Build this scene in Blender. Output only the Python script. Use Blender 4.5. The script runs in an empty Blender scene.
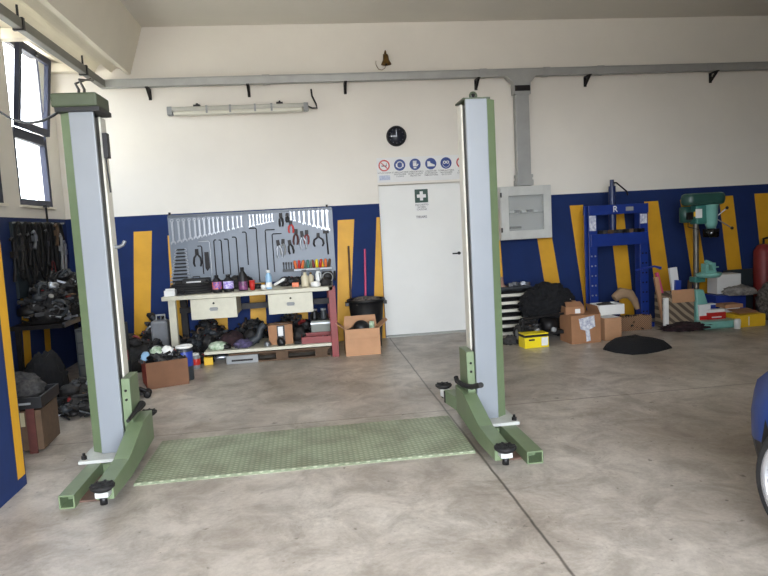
import bpy, bmesh, math, random
from mathutils import Vector, Matrix, noise
C = bpy.context.scene.collection
R_ = math.radians
PI = math.pi
sc = bpy.context.scene
sc.view_settings.view_transform = 'Standard'
sc.view_settings.look = 'None'
sc.view_settings.gamma = 1
sc.view_settings.use_curve_mapping = False
sc.view_settings.exposure = 1.1

# ------------------------------------------------------------ camera
F = 651.25
YAW, PITCH, ROLL, HC = 0.115848572, 0.0979819838, 0.0541074905, 1.5
fw = Vector((math.sin(YAW)*math.cos(PITCH), math.cos(YAW)*math.cos(PITCH), -math.sin(PITCH)))
r0 = Vector((math.cos(YAW), -math.sin(YAW), 0)); u0 = r0.cross(fw)
rt = math.cos(ROLL)*r0 - math.sin(ROLL)*u0
up = math.cos(ROLL)*u0 + math.sin(ROLL)*r0
cd = bpy.data.cameras.new('camera'); cam = bpy.data.objects.new('camera', cd); C.objects.link(cam)
cd.sensor_width = 36; cd.lens = 36*F/768; cd.clip_start = 0.05
cam.matrix_world = Matrix(((rt.x, up.x, -fw.x, 0), (rt.y, up.y, -fw.y, 0), (rt.z, up.z, -fw.z, HC), (0, 0, 0, 1)))
sc.camera = cam

def at(px, py, X=None, Y=None, Z=None):
    """where the sight line through a photo point meets a real plane of the room"""
    d = fw + (px-384)/F*rt - (py-288)/F*up
    if Y is not None: t = Y/d.y
    elif X is not None: t = X/d.x
    else: t = (Z-HC)/d.z
    return Vector((d.x*t, d.y*t, HC+d.z*t))

# ------------------------------------------------------------ materials
def lin(c):
    return tuple(((v/255)/12.92 if v/255 <= .04045 else ((v/255+.055)/1.055)**2.4) for v in c[:3])
_m = {}
def mat(name, c, rough=.5, metal=0, var=.12, scale=6, bump=0, c2=None, spec=None, coords='Object', emit=0, alpha=1, trans=0, bscale=None, coat=0):
    if name in _m: return _m[name]
    m = bpy.data.materials.new(name); m.use_nodes = True; nt = m.node_tree; N = nt.nodes; L = nt.links
    b = N['Principled BSDF']
    col = lin(c)
    c2 = lin(c2) if c2 else tuple(v*(1-var) for v in col)
    tc = N.new('ShaderNodeTexCoord')
    nz = N.new('ShaderNodeTexNoise'); nz.inputs['Scale'].default_value = scale; nz.inputs['Detail'].default_value = 5; nz.inputs['Roughness'].default_value = .6
    L.new(tc.outputs[coords], nz.inputs['Vector'])
    rp = N.new('ShaderNodeValToRGB'); rp.color_ramp.elements[0].position = .35; rp.color_ramp.elements[1].position = .65
    rp.color_ramp.elements[0].color = (*c2, 1); rp.color_ramp.elements[1].color = (*col, 1)
    L.new(nz.outputs['Fac'], rp.inputs['Fac']); L.new(rp.outputs['Color'], b.inputs['Base Color'])
    b.inputs['Roughness'].default_value = rough; b.inputs['Metallic'].default_value = metal
    if coat: b.inputs['Coat Weight'].default_value = coat
    if trans: b.inputs['Transmission Weight'].default_value = trans
    if bump:
        bp = N.new('ShaderNodeBump'); bp.inputs['Strength'].default_value = bump; bp.inputs['Distance'].default_value = .01
        n2 = N.new('ShaderNodeTexNoise'); n2.inputs['Scale'].default_value = bscale or scale*6; n2.inputs['Detail'].default_value = 4
        L.new(tc.outputs[coords], n2.inputs['Vector']); L.new(n2.outputs['Fac'], bp.inputs['Height']); L.new(bp.outputs['Normal'], b.inputs['Normal'])
    _m[name] = m
    return m

M = dict(
 white_wall=mat('white_wall', (226,221,211), .85, var=.05, scale=1.3, bump=.08, bscale=40),
 blue_wall=mat('blue_wall', (6,38,92), .85, var=.2, scale=3, bump=.06, bscale=40),
 yellow=mat('yellow_paint', (216,160,32), .55, var=.12, scale=4),
 ceiling=mat('ceiling_concrete', (222,217,206), .85, var=.06, scale=.8, bump=.1, bscale=20),
 soffit=mat('soffit_plaster', (232,226,210), .6, var=.06, scale=1.5, bump=.05),
 navy=mat('navy_frame', (26,30,54), .6),
 green=mat('lift_green', (108,124,92), .38, var=.14, scale=7, bump=.03),
 green_d=mat('lift_cap_olive', (66,76,54), .5, var=.15, scale=7),
 cover=mat('lift_cover', (130,135,140), .28, var=.04, scale=3),
 cream=mat('cream_strip', (222,219,206), .4, var=.06),
 black=mat('black_plastic', (13,13,15), .5),
 rubber=mat('black_rubber', (17,16,16), .75, bump=.2, scale=20),
 dark=mat('dark_steel', (40,38,38), .5, .6, var=.3, scale=12),
 steel=mat('bright_steel', (160,163,168), .34, .9, var=.1, scale=14),
 zinc=mat('zinc_sheet', (166,167,164), .45, .3, var=.12, scale=5),
 plate=mat('base_plate_paint', (190,192,186), .5, var=.12, scale=14),
 peg=mat('pegboard_paint', (118,126,136), .45, .1, var=.08, scale=3),
 benchw=mat('bench_cream', (196,192,172), .5, var=.12, scale=9),
 redp=mat('red_oxide', (128,40,38), .5, var=.2, scale=9),
 red=mat('red_plastic', (196,46,38), .4),
 orange=mat('orange_plastic', (226,112,52), .4),
 carton=mat('cardboard', (158,114,80), .8, var=.14, scale=8, bump=.05),
 carton_d=mat('cardboard_dark', (124,86,60), .8, var=.16, scale=8, bump=.05),
 carton_l=mat('cardboard_light', (182,138,102), .8, var=.1, scale=8, bump=.05),
 inside=mat('cardboard_inside', (120,84,58), .9),
 wood=mat('old_wood', (92,70,50), .8, var=.25, scale=14),
 wood_r=mat('red_brown_wood', (84,38,30), .7, var=.2, scale=14),
 white=mat('white_plastic', (228,228,224), .4, var=.05),
 paper=mat('white_paper', (224,224,222), .8, var=.04),
 beige=mat('beige_plastic', (206,196,168), .4),
 yellowp=mat('yellow_plastic', (238,214,32), .4, var=.06),
 yellowc=mat('yellow_carton', (226,182,38), .6, var=.08),
 blue=mat('press_blue', (16,46,124), .4, var=.15, scale=8),
 blue_p=mat('blue_plastic', (36,60,150), .4),
 sky=mat('pale_blue_plastic', (150,190,220), .35),
 purple=mat('purple_label', (120,92,190), .4, c2=(220,214,236), scale=40),
 orangelab=mat('orange_label', (226,120,60), .4, c2=(60,70,170), scale=34),
 pinklab=mat('pink_label', (150,80,130), .4, c2=(60,50,70), scale=34),
 teal=mat('drill_teal', (62,122,112), .35, var=.2, scale=10),
 teal_d=mat('drill_dark_teal', (40,78,70), .4, var=.2, scale=10),
 teal_l=mat('drill_light_teal', (120,176,164), .3, var=.12, scale=10),
 brass=mat('aged_brass', (120,92,50), .4, .8, var=.3),
 cloth=mat('black_cloth', (15,15,18), .95, bump=.6, scale=14),
 grey_cloth=mat('grey_cloth', (72,70,68), .95, c2=(34,33,34), scale=22, bump=.3),
 junk=mat('dark_grime', (40,37,35), .7, c2=(12,12,13), scale=26, bump=.4),
 rag=mat('pale_rag', (206,214,196), .9, c2=(120,150,110), scale=24, bump=.2),
 stripe_rag=mat('striped_rag', (120,112,104), .9, c2=(40,36,36), scale=30, bump=.2),
 plum=mat('plum_cloth', (50,28,32), .95, c2=(24,15,17), scale=18, bump=.3),
 grey=mat('grey_plastic', (138,140,140), .5),
 grey_d=mat('dark_grey_box', (48,52,56), .5),
 grey_b=mat('grey_green_box', (110,112,104), .5, .3),
 sign_blue=mat('sign_blue', (14,52,124), .4, var=.03),
 sign_red=mat('sign_red', (178,34,30), .4, var=.03),
 sign_green=mat('sign_green', (10,60,44), .4, var=.03),
 ink=mat('ink', (22,24,30), .6, var=.02),
 car=mat('car_blue', (14,62,140), .42, 0, var=.04, coat=.15),
 tyre=mat('tyre_rubber', (34,33,33), .8, bump=.2, scale=20),
 alloy=mat('alloy_silver', (206,208,212), .25, .8, var=.05),
 carglass=mat('car_glass', (14,18,22), .08, var=.05),
 pinkst=mat('pink_stick', (196,70,110), .5), 
 doorw=mat('door_white', (228,228,223), .45, var=.05, scale=1.5),
 stand=mat('standing_teal_board', (36,46,52), .6, var=.2),
)
def glassmat(name, tint=(1,1,1), mix=.85):
    m = bpy.data.materials.new(name); m.use_nodes = True; N = m.node_tree.nodes; L = m.node_tree.links
    N.remove(N['Principled BSDF'])
    t = N.new('ShaderNodeBsdfTransparent'); t.inputs[0].default_value = (*tint, 1)
    g = N.new('ShaderNodeBsdfGlossy'); g.inputs['Roughness'].default_value = .03
    mx = N.new('ShaderNodeMixShader'); mx.inputs[0].default_value = 1-mix
    L.new(t.outputs[0], mx.inputs[1]); L.new(g.outputs[0], mx.inputs[2]); L.new(mx.outputs[0], N['Material Output'].inputs[0])
    return m
M['glass'] = glassmat('window_glass', (.97, .99, 1), .93)
M['cabglass'] = glassmat('cabinet_glass', (.85, .87, .86), .88)
def hazy(name, c, a):
    m = bpy.data.materials.new(name); m.use_nodes = True; b = m.node_tree.nodes['Principled BSDF']
    b.inputs['Base Color'].default_value = (*lin(c), 1); b.inputs['Roughness'].default_value = .12; b.inputs['Alpha'].default_value = a; return m
M['cabglass'] = hazy('scratched_cabinet_glass', (206,210,208), .25)  # pale haze in the pane colour stands for its bright reflection

def pattern_mat(name, ca, cb, scale, ang, width=.5, rough=.8):
    m = bpy.data.materials.new(name); m.use_nodes = True; N = m.node_tree.nodes; L = m.node_tree.links; b = N['Principled BSDF']
    tc = N.new('ShaderNodeTexCoord'); mp = N.new('ShaderNodeMapping'); mp.inputs['Rotation'].default_value = ang
    w = N.new('ShaderNodeTexWave'); w.inputs['Scale'].default_value = scale; w.inputs['Distortion'].default_value = 1.2; w.inputs['Detail'].default_value = 1
    r = N.new('ShaderNodeValToRGB'); r.color_ramp.elements[0].position = width-.1; r.color_ramp.elements[1].position = width+.1
    r.color_ramp.elements[0].color = (*lin(ca), 1); r.color_ramp.elements[1].color = (*lin(cb), 1)
    L.new(tc.outputs['Object'], mp.inputs[0]); L.new(mp.outputs[0], w.inputs['Vector']); L.new(w.outputs['Fac'], r.inputs[0]); L.new(r.outputs[0], b.inputs['Base Color'])
    b.inputs['Roughness'].default_value = rough
    return m
M['diag'] = pattern_mat('diagonal_print', (84,72,60), (146,130,108), 4.2, (0, R_(50), 0))
M['diag2'] = pattern_mat('fine_diagonal_print', (92,66,48), (160,124,92), 16, (0, R_(-50), 0))

# tread plate: crossed raised lozenges
def tread():
    m = bpy.data.materials.new('tread_plate'); m.use_nodes = True; N = m.node_tree.nodes; L = m.node_tree.links; b = N['Principled BSDF']
    tc = N.new('ShaderNodeTexCoord')
    def wave(ang):
        mp = N.new('ShaderNodeMapping'); mp.inputs['Rotation'].default_value = (0, 0, R_(ang)); L.new(tc.outputs['Object'], mp.inputs[0])
        w = N.new('ShaderNodeTexWave'); w.inputs['Scale'].default_value = 10; L.new(mp.outputs[0], w.inputs['Vector']); return w
    a, c = wave(62), wave(-62)
    mul = N.new('ShaderNodeMath'); mul.operation = 'MULTIPLY'; L.new(a.outputs['Fac'], mul.inputs[0]); L.new(c.outputs['Fac'], mul.inputs[1])
    r = N.new('ShaderNodeValToRGB'); r.color_ramp.elements[0].position = .3; r.color_ramp.elements[1].position = .6
    r.color_ramp.elements[0].color = (*lin((138,148,122)), 1); r.color_ramp.elements[1].color = (*lin((176,182,156)), 1)
    L.new(mul.outputs[0], r.inputs[0])
    nz = N.new('ShaderNodeTexNoise'); nz.inputs['Scale'].default_value = 4; nz.inputs['Detail'].default_value = 6; L.new(tc.outputs['Object'], nz.inputs['Vector'])
    r2 = N.new('ShaderNodeValToRGB'); r2.color_ramp.elements[0].position = .38; r2.color_ramp.elements[1].position = .6
    r2.color_ramp.elements[0].color = (.72, .7, .68, 1); r2.color_ramp.elements[1].color = (1, 1, 1, 1); L.new(nz.outputs['Fac'], r2.inputs[0])
    mx = N.new('ShaderNodeMixRGB'); mx.blend_type = 'MULTIPLY'; mx.inputs[0].default_value = 1
    L.new(r.outputs[0], mx.inputs[1]); L.new(r2.outputs[0], mx.inputs[2]); L.new(mx.outputs[0], b.inputs['Base Color'])
    bp = N.new('ShaderNodeBump'); bp.inputs['Strength'].default_value = .6; bp.inputs['Distance'].default_value = .006
    L.new(mul.outputs[0], bp.inputs['Height']); L.new(bp.outputs[0], b.inputs['Normal'])
    b.inputs['Roughness'].default_value = .45; b.inputs['Metallic'].default_value = .1
    return m
M['tread'] = tread()

def floor_mat():
    m = bpy.data.materials.new('worn_concrete_floor'); m.use_nodes = True; N = m.node_tree.nodes; L = m.node_tree.links; b = N['Principled BSDF']
    tc = N.new('ShaderNodeTexCoord'); O = tc.outputs['Object']
    def nz(s, d=6, r=.6, dist=0):
        n = N.new('ShaderNodeTexNoise'); n.inputs['Scale'].default_value = s; n.inputs['Detail'].default_value = d; n.inputs['Roughness'].default_value = r; n.inputs['Distortion'].default_value = dist
        L.new(O, n.inputs['Vector']); return n.outputs['Fac']
    def ramp(src, p0, c0, p1, c1):
        r = N.new('ShaderNodeValToRGB'); r.color_ramp.elements[0].position = p0; r.color_ramp.elements[1].position = p1
        r.color_ramp.elements[0].color = (*c0, 1); r.color_ramp.elements[1].color = (*c1, 1); L.new(src, r.inputs[0]); return r.outputs[0]
    def mul(a, c, f=1):
        x = N.new('ShaderNodeMixRGB'); x.blend_type = 'MULTIPLY'; x.inputs[0].default_value = f; L.new(a, x.inputs[1]); L.new(c, x.inputs[2]); return x.outputs[0]
    base = ramp(nz(.9, 7, .62, .4), .34, lin((166,156,144)), .66, lin((203,196,186)))
    col = mul(base, ramp(nz(3.4, 6, .7, .6), .38, (.66, .65, .635), .6, (1.03, 1.03, 1.03)))
    col = mul(col, ramp(nz(.45, 3, .5), .3, (.82, .8, .78), .6, (1.05, 1.04, 1.03)))
    col = mul(col, ramp(nz(11, 3, .65), .27, (.4, .38, .36), .34, (1, 1, 1)))
    col = mul(col, ramp(nz(40, 4, .7), .3, (.86, .85, .84), .6, (1.02, 1.02, 1.02)))
    sp = N.new('ShaderNodeSeparateXYZ'); L.new(O, sp.inputs[0])
    wob = nz(2.5, 3)
    def joint(axis, pos, w, dark):
        a = N.new('ShaderNodeMath'); a.operation = 'SUBTRACT'; L.new(sp.outputs[axis], a.inputs[0]); a.inputs[1].default_value = pos
        k = N.new('ShaderNodeMath'); k.operation = 'MULTIPLY_ADD'; L.new(wob, k.inputs[0]); k.inputs[1].default_value = .02; L.new(a.outputs[0], k.inputs[2])
        ab = N.new('ShaderNodeMath'); ab.operation = 'ABSOLUTE'; L.new(k.outputs[0], ab.inputs[0])
        return ramp(ab.outputs[0], w*.6, (dark, dark*.97, dark*.95), w*1.7, (1, 1, 1))
    for ax, pos, w, d in ((0, 1.03, .006, .3), (1, 4.98, .006, .5), (1, 1.2, .005, .5), (0, 5.1, .005, .5)):
        col = mul(col, joint(ax, pos, w, d))
    L.new(col, b.inputs['Base Color'])
    rr = ramp(nz(1.6, 5), .3, (.28,)*3, .7, (.48,)*3); L.new(rr, b.inputs['Roughness'])
    bp = N.new('ShaderNodeBump'); bp.inputs['Strength'].default_value = .12; bp.inputs['Distance'].default_value = .01; L.new(nz(25, 6), bp.inputs['Height']); L.new(bp.outputs[0], b.inputs['Normal'])
    return m
M['floor'] = floor_mat()

# ------------------------------------------------------------ mesh builder
class MB:
    def __init__(s): s.v = []; s.f = []; s.mi = []; s.sm = []; s.m = 0; s.X = None
    def add(s, vs, fs, smooth=False):
        o = len(s.v)
        for p in vs:
            p = Vector(p); s.v.append(s.X @ p if s.X else p)
        for f in fs: s.f.append([i+o for i in f]); s.mi.append(s.m); s.sm.append(smooth)
        return s
    def box(s, x0, x1, y0, y1, z0, z1):
        vs = [(x0,y0,z0),(x1,y0,z0),(x1,y1,z0),(x0,y1,z0),(x0,y0,z1),(x1,y0,z1),(x1,y1,z1),(x0,y1,z1)]
        return s.add(vs, [(0,3,2,1),(4,5,6,7),(0,1,5,4),(1,2,6,5),(2,3,7,6),(3,0,4,7)])
    def cbox(s, c, d, rz=0, ry=0, rx=0):
        R = Matrix.Rotation(rz, 4, 'Z') @ Matrix.Rotation(ry, 4, 'Y') @ Matrix.Rotation(rx, 4, 'X')
        o = len(s.v); h = [k/2 for k in d]
        s.box(-h[0], h[0], -h[1], h[1], -h[2], h[2])
        for i in range(o, len(s.v)): s.v[i] = R @ s.v[i] + Vector(c)
        return s
    def prism(s, poly, y0, y1, axis='y'):
        n = len(poly)
        if axis == 'y': a = [(p[0], y0, p[1]) for p in poly]; b = [(p[0], y1, p[1]) for p in poly]
        elif axis == 'x': a = [(y0, p[0], p[1]) for p in poly]; b = [(y1, p[0], p[1]) for p in poly]
        else: a = [(p[0], p[1], y0) for p in poly]; b = [(p[0], p[1], y1) for p in poly]
        return s.add(a+b, [list(range(n))[::-1], list(range(n, 2*n))] + [(i, (i+1) % n, n+(i+1) % n, n+i) for i in range(n)])
    def tube(s, pts, r, seg=10, cap=True, smooth=True):
        pts = [Vector(p) for p in pts]; n = len(pts); rr = r if isinstance(r, (list, tuple)) else [r]*n
        o = []; up_ = None; vs = []; fs = []
        for i, p in enumerate(pts):
            t = (pts[min(i+1, n-1)] - pts[max(i-1, 0)]).normalized()
            if up_ is None: up_ = Vector((0, 0, 1)) if abs(t.z) < .9 else Vector((1, 0, 0))
            a = t.cross(up_).normalized(); b = a.cross(t).normalized(); up_ = b
            for k in range(seg):
                th = 2*PI*k/seg; vs.append(p + rr[i]*(math.cos(th)*a + math.sin(th)*b))
        for i in range(n-1):
            for k in range(seg):
                fs.append((i*seg+k, i*seg+(k+1) % seg, (i+1)*seg+(k+1) % seg, (i+1)*seg+k))
        s.add(vs, fs, smooth)
        if cap:
            s.add([vs[k] for k in range(seg)], [list(range(seg))[::-1]]); s.add([vs[(n-1)*seg+k] for k in range(seg)], [list(range(seg))])
        return s
    def lathe(s, prof, c=(0,0,0), seg=20, axis='z', smooth=True):
        vs = []; fs = []
        for r, h in prof:
            for k in range(seg):
                th = 2*PI*k/seg; a, b = r*math.cos(th), r*math.sin(th)
                p = (a, b, h) if axis == 'z' else ((a, h, b) if axis == 'y' else (h, a, b))
                vs.append(Vector(p) + Vector(c))
        for i in range(len(prof)-1):
            for k in range(seg):
                fs.append((i*seg+k, i*seg+(k+1) % seg, (i+1)*seg+(k+1) % seg, (i+1)*seg+k))
        fs2 = []; closed = prof[0] == prof[-1]
        if prof[0][0] > 1e-5 and not closed: fs2.append(list(range(seg)))
        if prof[-1][0] > 1e-5 and not closed: fs2.append([(len(prof)-1)*seg+k for k in range(seg)])
        o = len(s.v); s.add(vs, fs, smooth)
        for f in fs2: s.f.append([i+o for i in f]); s.mi.append(s.m); s.sm.append(False)
        return s
    def torus(s, c, R, r, axis='z', seg=24, sg=8, sx=1, sy=1, a0=0, a1=2*PI):
        full = abs(a1-a0-2*PI) < 1e-3; n = seg; pts = []
        for i in range(n + (0 if full else 1)):
            t = a0+(a1-a0)*i/n; x, y = R*math.cos(t)*sx, R*math.sin(t)*sy
            p = (x, y, 0) if axis == 'z' else ((x, 0, y) if axis == 'y' else (0, x, y)); pts.append(Vector(p)+Vector(c))
        if full: pts += [pts[0], pts[1]]
        return s.tube(pts, r, sg, cap=not full)
    def sphere(s, c, r, sx=1, sy=1, sz=1, seg=14, rings=8):
        prof = [(max(r*math.sin(PI*i/rings), 1e-6)*1, -r*math.cos(PI*i/rings)*sz) for i in range(rings+1)]
        o = len(s.v); s.lathe(prof, (0,0,0), seg)
        X = s.X
        for i in range(o, len(s.v)):
            p = s.v[i]
            s.v[i] = Vector((p.x*sx, p.y*sy, p.z)) + Vector(c)
        return s
    def lump(s, w, d, h, seed=0, amp=.25, freq=3, n=3, c=(0,0,0), ridge=False, fl=.0):
        bm = bmesh.new(); bmesh.ops.create_icosphere(bm, subdivisions=n, radius=1)
        sd = Vector((seed*7.3, seed*3.1, seed*1.7)); vs = []
        for v in bm.verts:
            p = v.co.copy(); q = p*freq + sd
            k = noise.fractal(q, 1.0, 2.1, 4)
            if ridge: k = .45-1.5*abs(noise.noise(q*1.3)) + .25*noise.noise(q*3.5)
            f = 1+amp*k
            z = p.z*f
            z = max(z, -.55)+.55
            vs.append((p.x*f*w/2+c[0], p.y*f*d/2+c[1], z/1.55*h+c[2]))
        bm.verts.index_update(); fs = [[v.index for v in f.verts] for f in bm.faces]; bm.free()
        return s.add(vs, fs, True)
    def obj(s, name, mats, parent=None, loc=None, rz=0, bevel=0, rot=None):
        me = bpy.data.meshes.new(name); me.from_pydata([tuple(v) for v in s.v], [], s.f)
        if not isinstance(mats, (list, tuple)): mats = [mats]
        for m in mats: me.materials.append(M[m] if isinstance(m, str) else m)
        for p, mi, sm in zip(me.polygons, s.mi, s.sm): p.material_index = mi; p.use_smooth = sm
        bm = bmesh.new(); bm.from_mesh(me); bmesh.ops.recalc_face_normals(bm, faces=bm.faces); bm.to_mesh(me); bm.free()
        o = bpy.data.objects.new(name, me); C.objects.link(o)
        if parent: o.parent = parent
        if loc is not None: o.location = loc
        o.rotation_euler = rot if rot else (0, 0, rz)
        if bevel:
            b = o.modifiers.new('bevel', 'BEVEL'); b.width = bevel; b.segments = 2; b.limit_method = 'ANGLE'; b.angle_limit = R_(40)
        return o
def tag(o, label, cat, group=None):
    o['label'] = label; o['category'] = cat
    if group: o['group'] = group
    return o
def T(name, label, cat, loc=(0,0,0), rz=0, group=None, rot=None):
    o = bpy.data.objects.new(name, None); C.objects.link(o); o.location = loc; o.rotation_euler = rot or (0, 0, rz); o.empty_display_size = .1
    return tag(o, label, cat, group)
def st(o): o['kind'] = 'structure'; return o
def text(txt, size, name, m, parent, loc, rot=(PI/2, 0, 0), ext=.0008, align='CENTER'):
    c = bpy.data.curves.new(name, 'FONT'); c.body = txt; c.size = size; c.extrude = ext; c.align_x = align; c.align_y = 'CENTER'
    c.materials.append(M[m]); q = bpy.data.objects.new(name, c); me = bpy.data.meshes.new_from_object(q); bpy.data.objects.remove(q)
    o = bpy.data.objects.new(name, me); C.objects.link(o); o.parent = parent; o.location = loc; o.rotation_euler = rot
    return o
def dup(root):
    r = root.copy(); C.objects.link(r)
    for ch in root.children:
        c = ch.copy(); C.objects.link(c); c.parent = r
        for g in ch.children:
            d = g.copy(); C.objects.link(d); d.parent = c
    return r
ORD = 'first second third fourth fifth sixth seventh eighth ninth tenth eleventh twelfth thirteenth fourteenth fifteenth sixteenth seventeenth eighteenth nineteenth twentieth'.split()
random.seed(4)

PM = ['junk', 'dark', 'grey_d', 'steel', 'black', 'wood', 'grey_cloth', 'redp']
def pile(w, d, h, seed, n=70, c=(0, 0, 0), big=1.0):
    n = int(n*(1+1.6*w)); r_ = random.Random(seed); m_ = MB(); m_.lump(w*.8, d*.8, h*.78, seed, .3, 4, 3, c)
    for i in range(n):
        a = r_.random()*2*PI; q = math.sqrt(r_.random()); z = h*math.sqrt(max(0, 1-q*q))*(.55+.35*r_.random())
        p = (c[0]+w*.46*q*math.cos(a), c[1]+d*.46*q*math.sin(a), c[2]+max(z, .02*big))
        m_.m = r_.choices(range(8), (30, 18, 12, 6, 18, 4, 9, 3))[0]; k = r_.random(); s_ = (.02+.05*r_.random()*r_.random()+.01)*big
        rz, ry = r_.random()*6.28, (r_.random()-.5)*1.6
        if k < .4: m_.cbox(p, (s_*2.2, s_*1.1, s_*.5), rz=rz, ry=ry)
        elif k < .75:
            v = Vector((math.cos(rz)*math.cos(ry), math.sin(rz)*math.cos(ry), abs(math.sin(ry)))); P0 = Vector(p)
            m_.tube([P0-v*s_*1.2, P0+v*s_*1.6], s_*.28, 7)
        elif k < .9: m_.torus(p, s_*.9, s_*.22, 'xyz'[i % 3], 12, 5)
        else: m_.lump(s_*2.4, s_*2, s_*1.3, i, .4, 3, 2, (p[0], p[1], p[2]-s_*.3))
    lo = c[2]+.001
    m_.v = [Vector((v.x, v.y, max(v.z, lo))) for v in m_.v]
    return m_

# ------------------------------------------------------------ the room
WB = 8.45; XL = -2.9; XR = 9.2; YF = -0.8; ZC = 4.03; XP = -1.83; YP = 4.2; BZ = 1.765
st(MB().box(XL-.3, XR+.3, YF-.3, WB+.5, -.2, 0).obj('floor', 'floor'))
st(MB().box(XL-.3, XR+.3, YF-.3, WB+.5, ZC, ZC+.2).obj('ceiling', 'ceiling'))
# outdoor ground seen by nobody but lighting the windows from below
DX0, DX1, DH = .98, 2.2, 2.0
w = MB()
for i, (z0, z1, m) in enumerate(((0, BZ, 1), (BZ, ZC, 0))):
    w.m = m
    if i == 0:
        w.box(XL-.3, DX0, WB, WB+.3, z0, z1); w.box(DX1, XR+.3, WB, WB+.3, z0, z1)
    else:
        w.box(XL-.3, DX0, WB, WB+.3, z0, z1); w.box(DX1, XR+.3, WB, WB+.3, z0, z1); w.box(DX0, DX1, WB, WB+.3, DH, z1)
# white band beside the door top between blue top and lintel is covered by the two boxes above
w.m = 2
def stripe(xa, xb, zt, xc, xd, zb=0.0, k=0):
    w.add([(xa, WB-.002, zt), (xb, WB-.002, zt), (xd, WB-.002, zb), (xc, WB-.002, zb),
           (xa, WB+.02, zt), (xb, WB+.02, zt), (xd, WB+.02, zb), (xc, WB+.02, zb)],
          [(0, 3, 2, 1), (0, 1, 5, 4), (1, 2, 6, 5), (2, 3, 7, 6), (3, 0, 4, 7)])
stripe(-2.11, -1.89, 1.57, -2.24, -2.05)
stripe(.43, .645, 1.58, .33, .49)
stripe(.935, .978, 1.59, .80, .97)
stripe(2.36, 2.56, 1.6, 2.44, 2.62)
stripe(3.03, 3.23, 1.6, 3.25, 3.47)
stripe(3.55, 3.74, 1.61, 3.75, 3.95)
stripe(4.10, 4.31, 1.55, 4.25, 4.45)
stripe(4.61, 4.81, 1.61, 4.80, 5.04)
stripe(5.13, 5.34, 1.61, 5.38, 5.6)
stripe(5.70, 5.91, 1.63, 5.9, 6.12)
stripe(6.23, 6.46, 1.64, 6.42, 6.66)
stripe(6.85, 7.06, 1.64, 7.1, 7.3)
for px in (183, 222, 261, 303):
    c = at(px, 320, Y=WB); stripe(c.x-.1, c.x+.1, 1.5, c.x-.14, c.x+.06)
st(w.obj('wall_back', ['white_wall', 'blue_wall', 'yellow']))

# left wall with window openings
WINS = [(7.2, 8.1), (5.94, 6.84), (4.68, 5.58)]; WZ0, WZ1 = 1.9, 3.62  # last window is unseen, added for light from the left
w = MB()
ys = [YP-.6]
w.m = 1; w.box(XL-.1, XL, YP-.6, WB, 0, BZ)
w.m = 0; w.box(XL-.1, XL, YP-.6, WB, BZ, WZ0); w.box(XL-.1, XL, YP-.6, WB, WZ1, ZC)
prev = YP-.6
for a, b in sorted(WINS):
    w.box(XL-.1, XL, prev, a, WZ0, WZ1); prev = b
w.box(XL-.1, XL, prev, WB, WZ0, WZ1)
w.m = 2
def lstripe(X, ya, yb, zt, yc, yd, zb=0):
    w.add([(X+.002, ya, zt), (X+.002, yb, zt), (X+.002, yd, zb), (X+.002, yc, zb)], [(0, 1, 2, 3)])
lstripe(XL, 7.02, 7.2, 1.6, 6.86, 7.03); lstripe(XL, 7.55, 7.72, 1.6, 7.4, 7.56); lstripe(XL, 6.4, 6.58, 1.6, 6.24, 6.42)
st(w.obj('wall_left', ['white_wall', 'blue_wall', 'yellow']))
w = MB()
w.m = 1; w.box(XL-.28, XP, YF, YP, 0, BZ); w.m = 0; w.box(XL-.28, XP, YF, YP, BZ, ZC)
w.m = 2; lstripe(XP, 4.09, 4.195, 1.53, 4.08, 4.185, .07); lstripe(XP, 3.3, 3.48, 1.53, 3.39, 3.56, .07)
st(w.obj('wall_left_front', ['white_wall', 'blue_wall', 'yellow']))
w = MB(); w.m = 1; w.box(XR, XR+.3, YF-.3, WB+.3, 0, BZ); w.m = 0; w.box(XR, XR+.3, YF-.3, WB+.3, BZ, ZC)
st(w.obj('wall_right', ['white_wall', 'blue_wall']))
GX0, GX1, GZ = -1.5, 1.9, 3.4
w = MB(); w.m = 0
w.box(XL-.28, GX0, YF-.3, YF, 0, ZC); w.box(GX1, XR+.3, YF-.3, YF, 0, ZC); w.box(GX0, GX1, YF-.3, YF, GZ, ZC)
st(w.obj('wall_front', 'white_wall'))

# concrete edge beam running above the window bays, two shallow flutes on its underside
prof = [(-2.62, ZC), (-2.62, 3.56)]
for i in range(9):
    t = i/8; prof.append((-2.62+.22*t, 3.56-.06*t+.035*math.sin(PI*t)))
for i in range(1, 11):
    t = i/10; prof.append((-2.40+.2*t, 3.50+.11*math.sin(PI*t)))
for i in range(1, 11):
    t = i/10; prof.append((-2.20+.18*t, 3.50-.03*t+.07*math.sin(PI*t)))
prof += [(-1.98, 3.47), (-1.83, 3.93), (-1.80, ZC)]
st(MB().prism(prof, YP, WB, 'y').obj('beam', 'soffit'))
sf = MB().add([(XL, YP, 3.66), (XL, WB, 3.66), (-2.6, WB, 3.56), (-2.6, YP, 3.56), (XL, YP, 3.8), (XL, WB, 3.8), (-2.6, WB, 3.7), (-2.6, YP, 3.7)],
              [(0, 1, 2, 3), (4, 5, 6, 7), (0, 1, 5, 4), (1, 2, 6, 5), (2, 3, 7, 6), (3, 0, 4, 7)])
st(sf.obj('trim_1', 'soffit'))
for i, y in enumerate((7.02, 5.76, 8.385)):
    st(MB().box(XL+.005, -2.57, y-.06, y+.06, 3.5, 3.6).obj('trim_%d' % (i+2), 'soffit', bevel=.005))

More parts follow.
